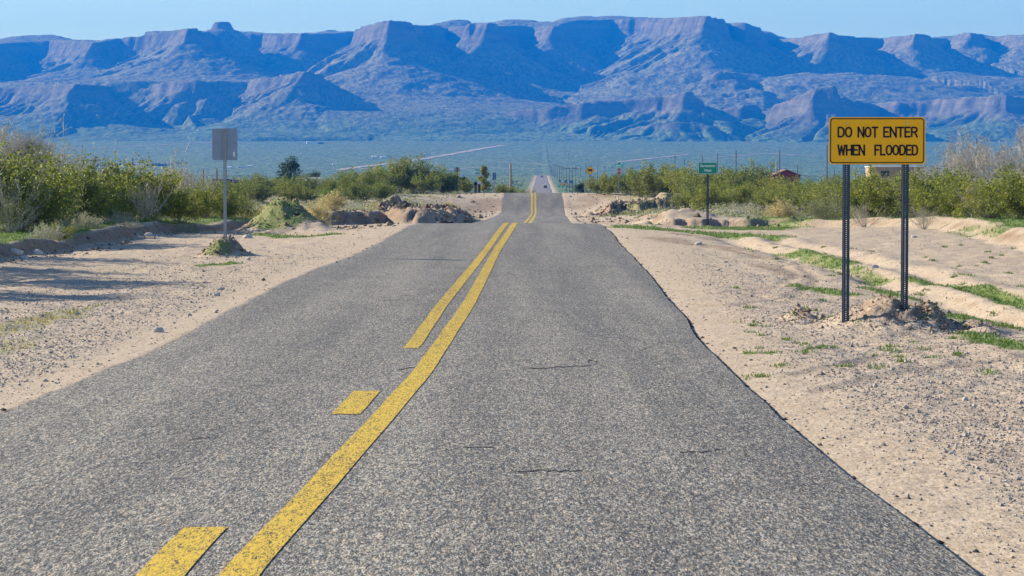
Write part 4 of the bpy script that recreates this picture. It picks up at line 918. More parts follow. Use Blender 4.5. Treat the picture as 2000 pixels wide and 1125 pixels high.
track([(660, 333), (700, 327), (760, 320), (820, 312), (880, 302), (940, 291), (985, 284)], 14, 'pale dirt track climbing the valley floor')
track([(690, 328), (745, 333)], 9, 'branch of the pale dirt track'); track([(930, 285), (985, 284)], 9, 'top of the pale dirt track')
track([(860, 333), (930, 328), (1010, 330), (1080, 329)], 6, 'faint dirt track across the road line'); track([(1060, 300), (1180, 300), (1350, 300)], 7, 'faint straight track on the far plain')
track([(1200, 318), (1260, 311), (1345, 302)], 9, 'faint slanting track on the far plain'); track([(840, 313), (960, 315), (1060, 321)], 5, 'thin level track on the far plain'); track([(1390, 308), (1500, 300), (1600, 306)], 7, 'faint track behind the pole row')
track([(0, 297), (200, 289), (420, 278), (700, 270), (1000, 266)], 10, 'pale line along the foot of the mountains')

# ------------------------------------------------------------------ plants
def quads(P, size, rng, asp=0.55):
    """leaf-sized diamonds of random tilt at the points P"""
    n = len(P); t = rng.normal(size=(n, 3)); t /= np.linalg.norm(t, axis=1, keepdims=True); b = rng.normal(size=(n, 3)); b -= (b * t).sum(1, keepdims=True) * t; b /= np.linalg.norm(b, axis=1, keepdims=True)
    s = (size * rng.uniform(.6, 1.4, n))[:, None]
    V = np.stack([P - t * s, P + b * s * asp, P + t * s, P - b * s * asp], 1).reshape(-1, 3)
    return V, np.arange(n * 4).reshape(n, 4)
def tubes_np(segs, sides=3):
    """segs: (p0, p1, r0, r1) -> open tapered tubes"""
    A = np.array([s[0] for s in segs]); B = np.array([s[1] for s in segs]); r0 = np.array([s[2] for s in segs])[:, None]; r1 = np.array([s[3] for s in segs])[:, None]
    t = B - A; t /= np.linalg.norm(t, axis=1, keepdims=True) + 1e-9; up = np.where(np.abs(t[:, 2:3]) > .9, [[1., 0, 0]], [[0, 0, 1.]])
    u = np.cross(t, up); u /= np.linalg.norm(u, axis=1, keepdims=True) + 1e-9; w = np.cross(t, u); V = []
    for Pp, r in ((A, r0), (B, r1)):
        for k in range(sides):
            th = 2 * math.pi * k / sides; V.append(Pp + (u * math.cos(th) + w * math.sin(th)) * r)
    V = np.stack(V, 1).reshape(-1, 3); n = len(segs); base = (np.arange(n) * 2 * sides)[:, None]; Fc = []
    for k in range(sides):
        k2 = (k + 1) % sides; Fc.append(base + np.array([[k, k2, sides + k2, sides + k]]))
    return V, np.concatenate(Fc, 0)
def bush_meshes(seed, stems=34, twigs=9, leaves=13, spread=62, leaf=.018, twig_r=.006, droop=.15, clump=.035, start=.35, asp=.55, dome=0.0):
    """unit-high shrub: many stems fanning out of one root, side twigs, leaf tufts along them"""
    rng = np.random.default_rng(seed); segs = []; LP = []
    for k in range(stems):
        az = rng.uniform(0, 2 * math.pi); th = math.radians(spread) * rng.uniform(0, 1) ** .65
        d = np.array([math.cos(az) * math.sin(th), math.sin(az) * math.sin(th), math.cos(th)]); ln = rng.uniform(.62, 1.05) * (1 - dome * (th / math.radians(spread)) ** 2 * .4)
        p = np.array([d[0], d[1], 0]) * .06; pts = [p]; n = 6
        for i in range(n):
            d = d + rng.normal(0, .11, 3) + np.array([0, 0, .05 - droop * (i / n) * math.sin(th)]); d /= np.linalg.norm(d); p = p + d * ln / n; pts.append(p)
        for i in range(n): segs.append((pts[i], pts[i + 1], twig_r * (1 - i / (n + 1)), twig_r * (1 - (i + 1) / (n + 1))))
        for j in range(twigs):
            u = rng.uniform(start, 1.0) * n; i = min(n - 1, int(u)); b = pts[i] + (pts[i + 1] - pts[i]) * (u - i)
            dd = d * .6 + rng.normal(0, .6, 3) + np.array([0, 0, .35]); dd /= np.linalg.norm(dd); tl = rng.uniform(.08, .24); e_ = b + dd * tl
            if e_[2] < .02: continue
            segs.append((b, e_, twig_r * .5, twig_r * .2))
            nl = int(leaves * rng.uniform(.5, 1.5)); q = rng.uniform(.25, 1.05, nl)[:, None]
            LP.append(b + (e_ - b) * q + rng.normal(0, clump, (nl, 3)))
    P = np.concatenate(LP); P = P[P[:, 2] > .02]; k = 1.0 / np.quantile(P[:, 2], .985)
    segs = [(a_ * k, b_ * k, r0_, r1_) for a_, b_, r0_, r1_ in segs]
    return tubes_np(segs), quads(P * k, leaf, rng, asp)
PROTO = {}
def bush_kind(kind, name, lm, tm, n, **kw):
    PROTO[kind] = []
    for k in range(n):
        (tv, tf), (lv, lf) = bush_meshes(100 + 17 * k + hash(kind) % 1 + len(PROTO) * 331, **kw)
        mt = mesh_np('branches', tv, tf, tm); ml = mesh_np('foliage', lv, lf, lm)
        PROTO[kind].append((name, mt.data, ml.data)); bpy.data.objects.remove(mt); bpy.data.objects.remove(ml)
bush_kind('creo', 'creosote_bush', M_CREO, M_TWIG, 4, stems=38, twigs=13, leaves=17, spread=60, leaf=.023, start=.25)
bush_kind('olive', 'creosote_bush', M_CREO2, M_TWIG, 3, stems=34, twigs=11, leaves=12, spread=57, leaf=.021, start=.3)
bush_kind('grey', 'dry_bush', M_PALE, M_BARE, 3, stems=40, twigs=12, leaves=3, spread=60, leaf=.014, twig_r=.007)
bush_kind('pale', 'pale_bush', M_PALE, M_TWIG, 2, stems=60, twigs=11, leaves=11, spread=78, leaf=.016, clump=.03, dome=.6)
bush_kind('rabbit', 'rabbitbrush', M_RABBIT, M_TWIG, 3, stems=50, twigs=8, leaves=12, spread=66, leaf=.026, start=.5, dome=.5)
bush_kind('sage', 'bursage', M_SAGE, M_BARE, 3, stems=60, twigs=9, leaves=8, spread=82, leaf=.024, start=.4, dome=.5)
bush_kind('bright', 'green_bush', M_BRIGHT, M_TWIG, 2, stems=40, twigs=10, leaves=16, spread=60, leaf=.026)
_bi = 0
def bush(kind, px, Y, h, wide=1.0, label='', group=None, cat='bush', x=None):
    global _bi
    nm, mt, ml = PROTO[kind][_bi % len(PROTO[kind])]; _bi += 1
    xx = X_at(px, Y) if x is None else x; zg = gz(xx, Y)
    r = empty(nm, (xx, Y, zg - .03), random.uniform(0, 6.28), label, cat, group); h = h * ((1.10 if Y > 125 else 1.0) if kind in ('creo', 'olive') else 1.0); r.scale = (h * wide, h * wide, h)
    for n_, me in (('branches', mt), ('foliage', ml)):
        o = bpy.data.objects.new(n_, me); COL.objects.link(o); o.parent = r
    return r
ORD = ['first', 'second', 'third', 'fourth', 'fifth', 'sixth', 'seventh', 'eighth', 'ninth', 'tenth', 'eleventh', 'twelfth', 'thirteenth', 'fourteenth', 'fifteenth', 'sixteenth', 'seventeenth', 'eighteenth', 'nineteenth', 'twentieth', 'twenty-first', 'twenty-second', 'twenty-third', 'twenty-fourth']
def row(items, what, where, group):
    for i, (kind, px, Y, h, w) in enumerate(items):
        bush(kind, px, Y, h * random.uniform(.84, 1.12), w * random.uniform(.9, 1.1), f'{ORD[i]} {what} {where}', group)
# the thicket behind the cut bank, counted inward from the outer edge of the picture
row([('creo', -45, 73, 2.2, 1.0), ('creo', 40, 71, 1.85, 1.1), ('olive', 95, 76, 1.6, 1.1), ('creo', 150, 80, 1.75, 1.05), ('creo', 205, 84, 1.6, 1.1), ('creo', 255, 86, 1.75, 1.0), ('creo', 305, 87, 1.65, 1.0), ('creo', 350, 88, 1.2, 1.1), ('creo', 395, 92, 1.25, 1.0), ('creo', 440, 94, 1.15, 1.1), ('olive', 475, 97, 1.05, 1.0)],
    'yellow-green creosote', 'along the front of the thicket, counting toward the road', 'creosotes at the front of the left thicket')
row([('creo', -10, 92, 2.5, 1.0), ('creo', 60, 96, 2.5, 1.0), ('olive', 125, 98, 2.45, .95), ('creo', 180, 102, 1.9, 1.0), ('creo', 235, 106, 1.95, 1.0), ('olive', 290, 108, 1.8, 1.0), ('creo', 330, 112, 1.7, 1.0), ('creo', 390, 115, 1.2, 1.0), ('creo', 440, 120, 1.1, 1.0)],
    'taller creosote', 'in the back row of the thicket, counting toward the road', 'creosotes at the back of the left thicket')
row([('grey', 110, 86, 2.7, .8), ('grey', 158, 90, 2.5, .8), ('grey', 335, 97, 2.3, 1.0), ('grey', 368, 95, 1.9, 1.0), ('grey', 285, 84, 1.5, .9), ('grey', 20, 70, 1.7, .8)], 'dry grey-twigged bush', 'poking out of the creosote thicket, counting toward the road', 'dry bushes in the left thicket')
row([('sage', 92, 66, .42, 1.3), ('sage', 128, 71, .45, 1.3), ('creo', 118, 66.5, .42, 1.1), ('sage', 165, 74, .45, 1.2), ('sage', 235, 80, .48, 1.4), ('sage', 370, 86, .36, 1.5), ('sage', 250, 76, .22, 1.8)], 'low silvery shrub', 'on the grassy lip of the cut bank, counting toward the road', 'low shrubs on the cut bank lip')
# between the thicket and the road, far side of the wash
row([('creo', px, Y, h, w) for px, Y, h, w in ((505, 285, 1.90, 1.3), (540, 292, 1.79, 1.3), (575, 280, 1.79, 1.3), (612, 290, 1.96, 1.3), (645, 285, 1.79, 1.3), (690, 292, 2.24, 1.2), (720, 285, 2.46, 1.1), (750, 296, 2.80, 1.1), (782, 300, 3.47, 1.0), (812, 302, 3.70, .95), (835, 294, 2.13, 1.1), (862, 300, 2.46, 1.1), (880, 300, 2.02, 1.0))],
    'creosote', 'in the hedge-like row beyond the wash, counting toward the road', 'creosotes beyond the wash')
row([('creo', px, Y, h, w) for px, Y, h, w in ((395, 255, 2.30, 1.3), (430, 250, 2.18, 1.3), (465, 262, 2.18, 1.3), (500, 258, 1.84, 1.3), (560, 262, 1.61, 1.3), (600, 260, 1.49, 1.3), (655, 255, 1.61, 1.3), (700, 262, 1.72, 1.3), (740, 265, 1.61, 1.3))],
    'shorter creosote', 'in front of the hedge-like row beyond the wash', 'shorter creosotes beyond the wash')
bush('bright', 676, 298, 2.2, 1.0, 'rounded fresh-green bush standing out of the olive row near the dark tree'); bush('bright', 640, 250, 1.5, .9, 'fresh-green bush over the pale dirt heap in the wash')
bush('bright', 540, 118, .42, 1.1, 'small vivid green bush topping the grassy mound'); bush('creo', 905, 318, 1.6, 1.1, 'dark creosote beside the octagonal sign back')
for px, Y, h in ((975, 318, 1.5), (988, 330, 1.3), (1010, 345, 1.3), (1025, 370, 1.4)): pass
row([('creo', 978, 316, 1.3, 1.1), ('creo', 992, 324, 1.2, 1.2), ('creo', 1012, 335, 1.1, 1.2), ('olive', 1024, 360, 1.6, 1.2)], 'small roadside creosote', 'past the mailboxes, counting toward the road', 'creosotes past the mailboxes')
row([('rabbit', 478, 150, .80, 1.2), ('rabbit', 505, 165, .85, 1.2), ('rabbit', 590, 112, .65, 1.1), ('rabbit', 622, 122, 1.05, 1.1), ('rabbit', 652, 128, .95, 1.0), ('rabbit', 603, 130, .8, 1.2), ('sage', 560, 150, .8, 1.4), ('sage', 690, 150, .7, 1.6), ('rabbit', 640, 165, 1.0, 1.2), ('sage', 720, 165, .8, 1.5), ('rabbit', 790, 205, .9, 1.3), ('rabbit', 825, 220, .9, 1.3), ('sage', 760, 190, .9, 1.4), ('sage', 530, 170, .9, 1.4), ('sage', 600, 185, 1.0, 1.5), ('rabbit', 570, 175, 1.0, 1.3), ('sage', 640, 200, 1.1, 1.5), ('sage', 690, 190, 1.0, 1.5), ('rabbit', 735, 200, 1.0, 1.3), ('sage', 790, 225, 1.1, 1.5), ('sage', 470, 190, 1.1, 1.5), ('sage', 850, 235, 1.0, 1.5), ('rabbit', 880, 245, .9, 1.4)],
    'straw-coloured brush', 'above the dark cut of the wash, counting toward the road', 'straw brush in the wash')
# right of the road
row([('creo', px, Y, h, w) for px, Y, h, w in ((1168, 292, 1.75, 1.2), (1188, 290, 2.1, 1.1), (1228, 288, 2.4, 1.1), (1250, 280, 2.98, 1.1), (1282, 276, 3.22, 1.1), (1312, 285, 2.73, 1.1), (1340, 270, 3.10, 1.1), (1362, 262, 2.98, 1.0), (1400, 265, 2.85, 1.1), (1435, 262, 2.98, 1.1), (1468, 260, 3.10, 1.1), (1500, 255, 2.73, 1.2), (1535, 250, 2.36, 1.2), (1570, 245, 2.48, 1.2), (1605, 240, 2.60, 1.2), (1640, 235, 2.48, 1.2))],
    'creosote', 'in the long row from the cattle sign to the amber sign', 'creosotes beyond the right side of the wash')
row([('creo', px, Y, h, w) for px, Y, h, w in ((1350, 205, 1.96, 1.1), (1385, 200, 1.90, 1.1), (1420, 210, 2.02, 1.1), (1455, 205, 1.90, 1.2), (1490, 200, 1.79, 1.2), (1530, 195, 1.79, 1.2), (1575, 185, 1.90, 1.2), (1620, 170, 2.02, 1.2))],
    'nearer creosote', 'behind the green wash sign, counting away from the road', 'nearer creosotes behind the wash sign')
row([('sage', 1425, 168, .95, 1.3), ('sage', 1450, 160, 1.0, 1.3), ('sage', 1478, 155, .95, 1.3), ('rabbit', 1505, 160, 1.0, 1.1), ('sage', 1545, 158, .9, 1.3)], 'pale brush clump', 'between the wash sign and the golden bush, outward from the road', 'pale brush by the wash')
bush('rabbit', 1526, 132, 1.15, .95, 'golden rounded rabbitbrush on the green flat past the wash sign')
bush('pale', 1606, 116, 1.38, .85, 'large round pale green bush just short of the amber sign')
row([('olive', 1675, 112, 1.75, 1.0), ('creo', 1700, 108, 1.8, 1.0), ('creo', 1742, 106, 1.85, 1.0), ('olive', 1782, 104, 1.75, 1.0), ('creo', 1815, 100, 1.7, 1.05), ('creo', 1855, 98, 1.6, 1.05), ('creo', 1900, 95, 1.6, 1.05), ('creo', 1945, 92, 1.75, 1.05), ('creo', 1990, 88, 1.7, 1.05), ('creo', 2040, 86, 1.9, 1.05)],
    'full green creosote', 'along the grassy bank behind the amber sign, outward from the road', 'creosotes on the right bank')
row([('olive', 1660, 130, 2.0, 1.0), ('creo', 1712, 128, 2.5, .9), ('olive', 1765, 125, 2.5, .9), ('creo', 1830, 122, 2.1, 1.0), ('olive', 1885, 120, 2.2, 1.0), ('creo', 1950, 115, 2.2, 1.0), ('creo', 2010, 110, 2.4, 1.0)],
    'taller creosote', 'second row behind the amber sign, outward from the road', 'second row creosotes on the right bank')
row([('grey', 1690, 100, 1.1, 1.0), ('grey', 1805, 92, .8, 1.1), ('grey', 1925, 92, 1.5, .9), ('grey', 1838, 118, 2.3, .9)], 'bare twiggy bush', 'tucked among the creosotes behind the amber sign', 'bare bushes on the right bank')

def branch_tree(seed, h, levels=5, trunk=.09, spread=.55, n0=4, twigs=True, lean=(0, 0)):
    rng = np.random.default_rng(seed); segs = []; tips = []
    def grow(p, d, ln, r, lv):
        n = 4; q = p
        for i in range(n):
            d = d + rng.normal(0, .13, 3) + np.array([0, 0, .03]); d /= np.linalg.norm(d); q2 = q + d * ln / n
            segs.append((q, q2, r * (1 - i / n * .45), r * (1 - (i + 1) / n * .45))); q = q2
            if lv > 1 and i >= 1:
                for _ in range(1 if lv > 2 else 2):
                    dd = d + rng.normal(0, spread, 3); dd /= np.linalg.norm(dd); grow(q, dd, ln * rng.uniform(.5, .8), r * .5, lv - 1)
        if lv == 1: tips.append(q)
        if lv > 1:
            for _ in range(2):
                dd = d + rng.normal(0, spread * .7, 3); dd /= np.linalg.norm(dd); grow(q, dd, ln * rng.uniform(.55, .8), r * .55, lv - 1)
    main = []
    for k in range(n0):
        az = rng.uniform(0, 6.28); th = rng.uniform(.15, .65); d = np.array([math.cos(az) * math.sin(th) + lean[0], math.sin(az) * math.sin(th) + lean[1], math.cos(th)]); d /= np.linalg.norm(d)
        grow(np.array([d[0] * .08, d[1] * .08, -.1]), d, h * .36, trunk, levels)
    return segs, np.array(tips)
def bare_tree(px, Y, h, seed, label, leaf=0, lean=(0, 0), trunk=.06):
    segs, tips = branch_tree(seed, h, 4, trunk, .6, 4, True, lean)
    zmax = max(s[1][2] for s in segs); k = h / zmax
    segs = [(s[0] * k, s[1] * k, max(s[2], .0075), max(s[3], .006)) for s in segs]; tips = tips * k
    big = [s for s in segs if s[2] > trunk * .45]; small = [s for s in segs if s[2] <= trunk * .45]
    rng = np.random.default_rng(seed)
    for t_ in tips:                                                # fine end twigs
        for _ in range(4):
            d = rng.normal(0, 1, 3) + np.array([0, 0, .5]); d /= np.linalg.norm(d); small.append((t_, t_ + d * rng.uniform(.15, .4), .006, .003))
    x = X_at(px, Y); r = empty('bare_tree', (x, Y, gz(x, Y)), 0, label, 'tree')
    tv, tf = tubes_np(big, 5); mesh_np('trunk', tv, tf, M_BARE, True, None, r); tv, tf = tubes_np(small, 3); mesh_np('twigs', tv, tf, M_BARE, False, None, r)
    if leaf:
        P = tips[rng.integers(0, len(tips), leaf)] + rng.normal(0, .12, (leaf, 3)); lv, lf = quads(P, .028, rng); mesh_np('crown', lv, lf, M_PALE, False, None, r)
    return r
bare_tree(1900, 112, 3.6, 5, 'bare grey tree with the tallest spread beside the lone utility pole', 500)
bare_tree(1985, 104, 4.0, 8, 'leafless pale tree at the outer edge behind the creosotes', 500)
bare_tree(1848, 118, 3.2, 11, 'smaller bare grey tree just beyond the amber sign', 400)
bare_tree(1935, 125, 3.9, 21, 'bare tree standing between the two larger leafless ones', 400)
bare_tree(2060, 98, 3.8, 31, 'leafless tree half outside the picture edge', 200)
bare_tree(-8, 84, 3.3, 41, 'tall scraggly tree at the outermost edge of the creosote thicket', 900)
bare_tree(48, 100, 2.9, 47, 'thin greyish tree rising out of the creosote thicket', 700)
bare_tree(118, 104, 2.9, 53, 'sparse wispy tree topping the thicket near the dark utility pole', 700)
bare_tree(350, 112, 2.5, 61, 'round grey leafless tree behind the middle of the thicket', 100)
for px, Y, h, sd in ((-270, 60, 3.5, 71), (-310, 55, 3.3, 73), (-370, 50.5, 3.6, 75), (-400, 45.5, 3.3, 77)):
    bare_tree(px, Y, h, sd, 'thin tree beside the sand apron whose streaked shade falls on the sand', 1200, (0, 0), .10)['group'] = 'trees shading the sand apron'
def leafy_tree(px, Y, h, w, seed, mat, label, shape='round', leaf=.09, n=5200, trunk=.14):
    rng = np.random.default_rng(seed); x = X_at(px, Y); r = empty('tree', (x, Y, gz(x, Y)), 0, label, 'tree'); segs = []
    C = []
    nb = 26 if shape == 'round' else 44
    for k in range(nb):
        u = rng.uniform(.2, 1.0) if shape == 'round' else rng.uniform(0, 1) ** 1.3; z = h * ((.22 + .76 * u) if shape == 'round' else (.06 + .9 * u))
        rad = (w / 2) * (math.sqrt(max(.04, 1 - ((u - .42) / .62) ** 2)) if shape == 'round' else (1.08 - u))
        az = rng.uniform(0, 6.28); rr = rad * rng.uniform(.25, .85); C.append((np.array([math.cos(az) * rr, math.sin(az) * rr, z]), w * rng.uniform(.10, .19) * (1 if shape == 'round' else .8)))
        zb = max(.15 * h, z - rr * .8 - .1 * h); b = np.array([0, 0, zb]); m_ = (b + C[-1][0]) / 2 + rng.normal(0, .05 * w, 3)
        segs += [(b, m_, trunk * .4, trunk * .25), (m_, C[-1][0], trunk * .25, trunk * .08)]
    zz = np.linspace(-.3, h * .8, 7)
    pts = [np.array([rng.normal(0, .03 * w), rng.normal(0, .03 * w), z]) for z in zz]
    segs += [(pts[i], pts[i + 1], trunk * (1 - i / 8), trunk * (1 - (i + 1) / 8)) for i in range(6)]
    tv, tf = tubes_np(segs, 5); mesh_np('trunk', tv, tf, M_BARK, True, None, r)
    P = []
    for c, rad in C:
        m_ = n // nb; d = rng.normal(size=(m_, 3)); d /= np.linalg.norm(d, axis=1, keepdims=True); P.append(c + d * (rad * rng.uniform(.35, 1.15, m_) ** .6)[:, None] * np.array([1, 1, .8]))
    P = np.concatenate(P); P = P[P[:, 2] > h * .12]; lv, lf = quads(P, leaf, rng, .7); mesh_np('crown', lv, lf, mat, False, None, r)
leafy_tree(568, 420, 6.9, 4.9, 3, M_DARKL, 'dark rounded evergreen tree standing above the creosotes')
leafy_tree(612, 430, 5.0, 4.2, 6, M_DARKL, 'low dark tree beside the rounded evergreen', 'round', .08, 3500)
leafy_tree(945, 312, 3.4, 2.6, 9, M_CREO2, 'small pale green conical tree next to the mailboxes', 'cone', .055, 9000, .08)
leafy_tree(905, 318, 2.0, 1.6, 14, M_DARKL, 'small dark tree just past the octagonal sign back', 'round', .06, 2500, .08)
leafy_tree(912, 345, 2.1, 1.6, 15, M_DARKL, 'small dark tree hidden behind the mailboxes', 'round', .06, 2500, .08)
leafy_tree(1035, 560, 2.6, 2.2, 16, M_DARKL, 'dark tree leaning over the far road edge', 'round', .08, 2000, .1)
leafy_tree(1134, 330, 1.5, 1.8, 18, M_DARKL, 'low dark scrubby tree at the foot of the cattle sign', 'round', .06, 2000, .06)
def windbreak():
    rng = np.random.default_rng(77); Y0 = plainY(323.5)
    for k, px in enumerate([192, 201, 210, 219, 228, 236, 244, 252, 260, 292, 300, 309, 317, 326]):
        Y = Y0 - 20 + rng.uniform(-12, 12); x = X_at(px, Y); h = rng.uniform(2.4, 3.9) * 1.1; P = rng.normal(size=(260, 3)); P /= np.linalg.norm(P, axis=1, keepdims=True); P = P * rng.uniform(.5, 1, (260, 1)) * np.array([4.0, 2.5, h * .55]) + np.array([0, 0, h * .5]); P = P[P[:, 2] > 0]
        r = empty('tree', (x, Y, gz(x, Y)), 0, 'dark bushy tree in the far windbreak row beside the white houses', 'tree', 'dark trees of the far windbreak')
        lv, lf = quads(P, .7, rng, .7); mesh_np('crown', lv, lf, M_DARKL, False, None, r); MB().tube([(0, 0, -.5), (0, 0, h * .6)], [.25, .15], 5).build('trunk', M_BARK, r)
windbreak()

# ------------------------------------------------------------------ scrub of the valley floor, grass, gravel, stones
def desert_scrub():
    rng = np.random.default_rng(5); n = 80000
    Y = 345 * (4200 / 345) ** (rng.random(n) ** 1.15); X = (rng.uniform(-660, 2660, n) - 1000) / F * Y * 1.0
    k = (fbm(X / 90, Y / 140, 3, 61) + rng.normal(0, .12, n) > .38) & ((X < xl(Y) - 7) | (X > xr(Y) + 7)); X, Y = X[k], Y[k]; n = len(X)
    z = ground_z(X, Y); s = rng.uniform(.35, .95, n); m = 9
    P = np.repeat(np.stack([X, Y, z], 1), m, 0); ss_ = np.repeat(s, m)
    d = rng.normal(size=(n * m, 3)); d /= np.linalg.norm(d, axis=1, keepdims=True); d[:, 2] = np.abs(d[:, 2])
    P = P + d * (ss_ * .75)[:, None] * np.array([1, 1, .9])
    t = rng.normal(size=(n * m, 3)); t /= np.linalg.norm(t, axis=1, keepdims=True); b = np.cross(t, d); b /= np.linalg.norm(b, axis=1, keepdims=True) + 1e-9
    q = (ss_ * .40)[:, None]
    V = np.stack([P - t * q, P + b * q * .8, P + t * q, P - b * q * .8], 1).reshape(-1, 3)
    tag(mesh_np('desert_scrub', V, np.arange(n * m * 4).reshape(-1, 4), M_SCRUB), 'olive desert scrub dotting the valley floor', None, None, 'stuff')
desert_scrub()
def low_scrub():
    rng = np.random.default_rng(6); n = 9000
    Y = rng.uniform(118, 350, n); X = (rng.uniform(-150, 2150, n) - 1000) / F * Y; ed = np.maximum(xl(Y) - X, X - xr(Y))
    k = (ed > 4.5 + np.clip(Y - 200, 0, 60) * .01) & (fbm(X / 5, Y / 9, 3, 71) + rng.normal(0, .10, n) > .42) & ~((Y > 215) & (Y < 245) & (X > 5) & (X < 15)) & ~((Y < 200) & (X > -7.6) & (X < 0)) & ~((Y < 140) & (X < 0)) & ~((Y < 132) & (X > 0))
    X, Y = X[k], Y[k]; n = len(X); z = ground_z(X, Y); s = rng.uniform(.22, .55, n); m = 46
    P = np.repeat(np.stack([X, Y, z], 1), m, 0); S = np.repeat(s, m); d = rng.normal(size=(n * m, 3)); d /= np.linalg.norm(d, axis=1, keepdims=True); d[:, 2] = np.abs(d[:, 2])
    P = P + d * (S * rng.uniform(.3, 1, n * m) ** .5)[:, None] * np.array([1.2, 1.2, 1.0]); lv, lf = quads(P, .05, rng, .6)
    tag(mesh_np('low_scrub', lv, lf, [M_SAGE, M_PALE, M_CREO2], False, np.repeat(rng.integers(0, 3, n), m)), 'low pale scrub carpeting the flats beyond the wash', None, None, 'stuff')
low_scrub()
def scatter_grass():
    rng = np.random.default_rng(15); Vs, Fs, base = [], [], 0; mi = []
    n = 900000; Y = 20 * (300 / 20) ** rng.random(n); X = (rng.uniform(-120, 2120, n) - 1000) / F * Y
    g, d, gv, pl = masks(X, Y, None); ok = (rng.random(n) < np.maximum(g, d * .25) * .34) & (np.maximum(xl(Y) - X, X - xr(Y)) > .3)
    X, Y, g, d = X[ok], Y[ok], g[ok], d[ok]
    # loose single weeds on the gravel
    w = 110; wp = rng.uniform(0, 1, w); wx = []; wy = []
    for k in range(w):
        a_, b_ = gp(rng.uniform(1420, 2050), rng.uniform(480, 740)); c = rng.integers(6, 22); q_ = rng.uniform(.02, .06)
        wx.append(a_ + rng.normal(0, q_, c)); wy.append(b_ + rng.normal(0, q_ * 2, c))
    wx, wy = np.concatenate(wx), np.concatenate(wy); X = np.concatenate([X, wx]); Y = np.concatenate([Y, wy]); d = np.concatenate([d, np.zeros(len(wx))])
    n = len(X); z = ground_z(X, Y); s = rng.uniform(.010, .030, n) * (1 + Y / 55); m = 3
    P = np.repeat(np.stack([X, Y, z], 1), m, 0); S = np.repeat(s, m); az = rng.uniform(0, 6.28, n * m); le = rng.uniform(.2, .9, n * m)
    P = P + np.stack([rng.normal(0, 1, n * m) * S * .6, rng.normal(0, 1, n * m) * S * .6, 0 * S], 1)
    side = np.stack([-np.sin(az), np.cos(az), 0 * az], 1) * (S * .22)[:, None]; tip = P + np.stack([np.cos(az) * le * S, np.sin(az) * le * S, S], 1)
    V = np.stack([P - side, P + side, tip], 1).reshape(-1, 3)
    o = mesh_np('grass', V, np.arange(n * m * 3).reshape(-1, 3), [M_GRASS, M_DRYG], False, np.repeat((d > .25).astype(int), m)); tag(o, 'low green annual grass in patches on the sand', None, None, 'stuff')
scatter_grass()
OCT = np.array([(1, 0, 0), (-1, 0, 0), (0, 1, 0), (0, -1, 0), (0, 0, 1), (0, 0, -1)], float); OCF = np.array([(0, 2, 4), (2, 1, 4), (1, 3, 4), (3, 0, 4), (2, 0, 5), (1, 2, 5), (3, 1, 5), (0, 3, 5)])
def scatter_gravel():
    rng = np.random.default_rng(25); n = 240000; Y = 13 * (110 / 13) ** rng.random(n); X = (rng.uniform(-150, 2150, n) - 1000) / F * Y
    g, d, gv, pl = masks(X, Y, None); ed = np.maximum(xl(Y) - X, X - xr(Y)); ok = (rng.random(n) < .09 + .85 * gv) & (ed > .12)
    X, Y = X[ok], Y[ok]; n = len(X); z = ground_z(X, Y); s = np.exp(rng.normal(math.log(.0065), .42, n)) * (1 + Y / 85)
    V = OCT[None] * s[:, None, None] * rng.uniform(.6, 1.3, (n, 6, 1)) * np.array([1, 1, .7]) ; th = rng.uniform(0, 6.28, n); c, s_ = np.cos(th)[:, None], np.sin(th)[:, None]
    V = np.stack([V[..., 0] * c - V[..., 1] * s_, V[..., 0] * s_ + V[..., 1] * c, V[..., 2]], -1) + np.stack([X, Y, z + s * .25], 1)[:, None]
    Fc = (OCF[None] + (np.arange(n) * 6)[:, None, None]).reshape(-1, 3)
    tag(mesh_np('gravel', V.reshape(-1, 3), Fc, M_STONE), 'loose gravel along both road shoulders', None, None, 'stuff')
scatter_gravel()
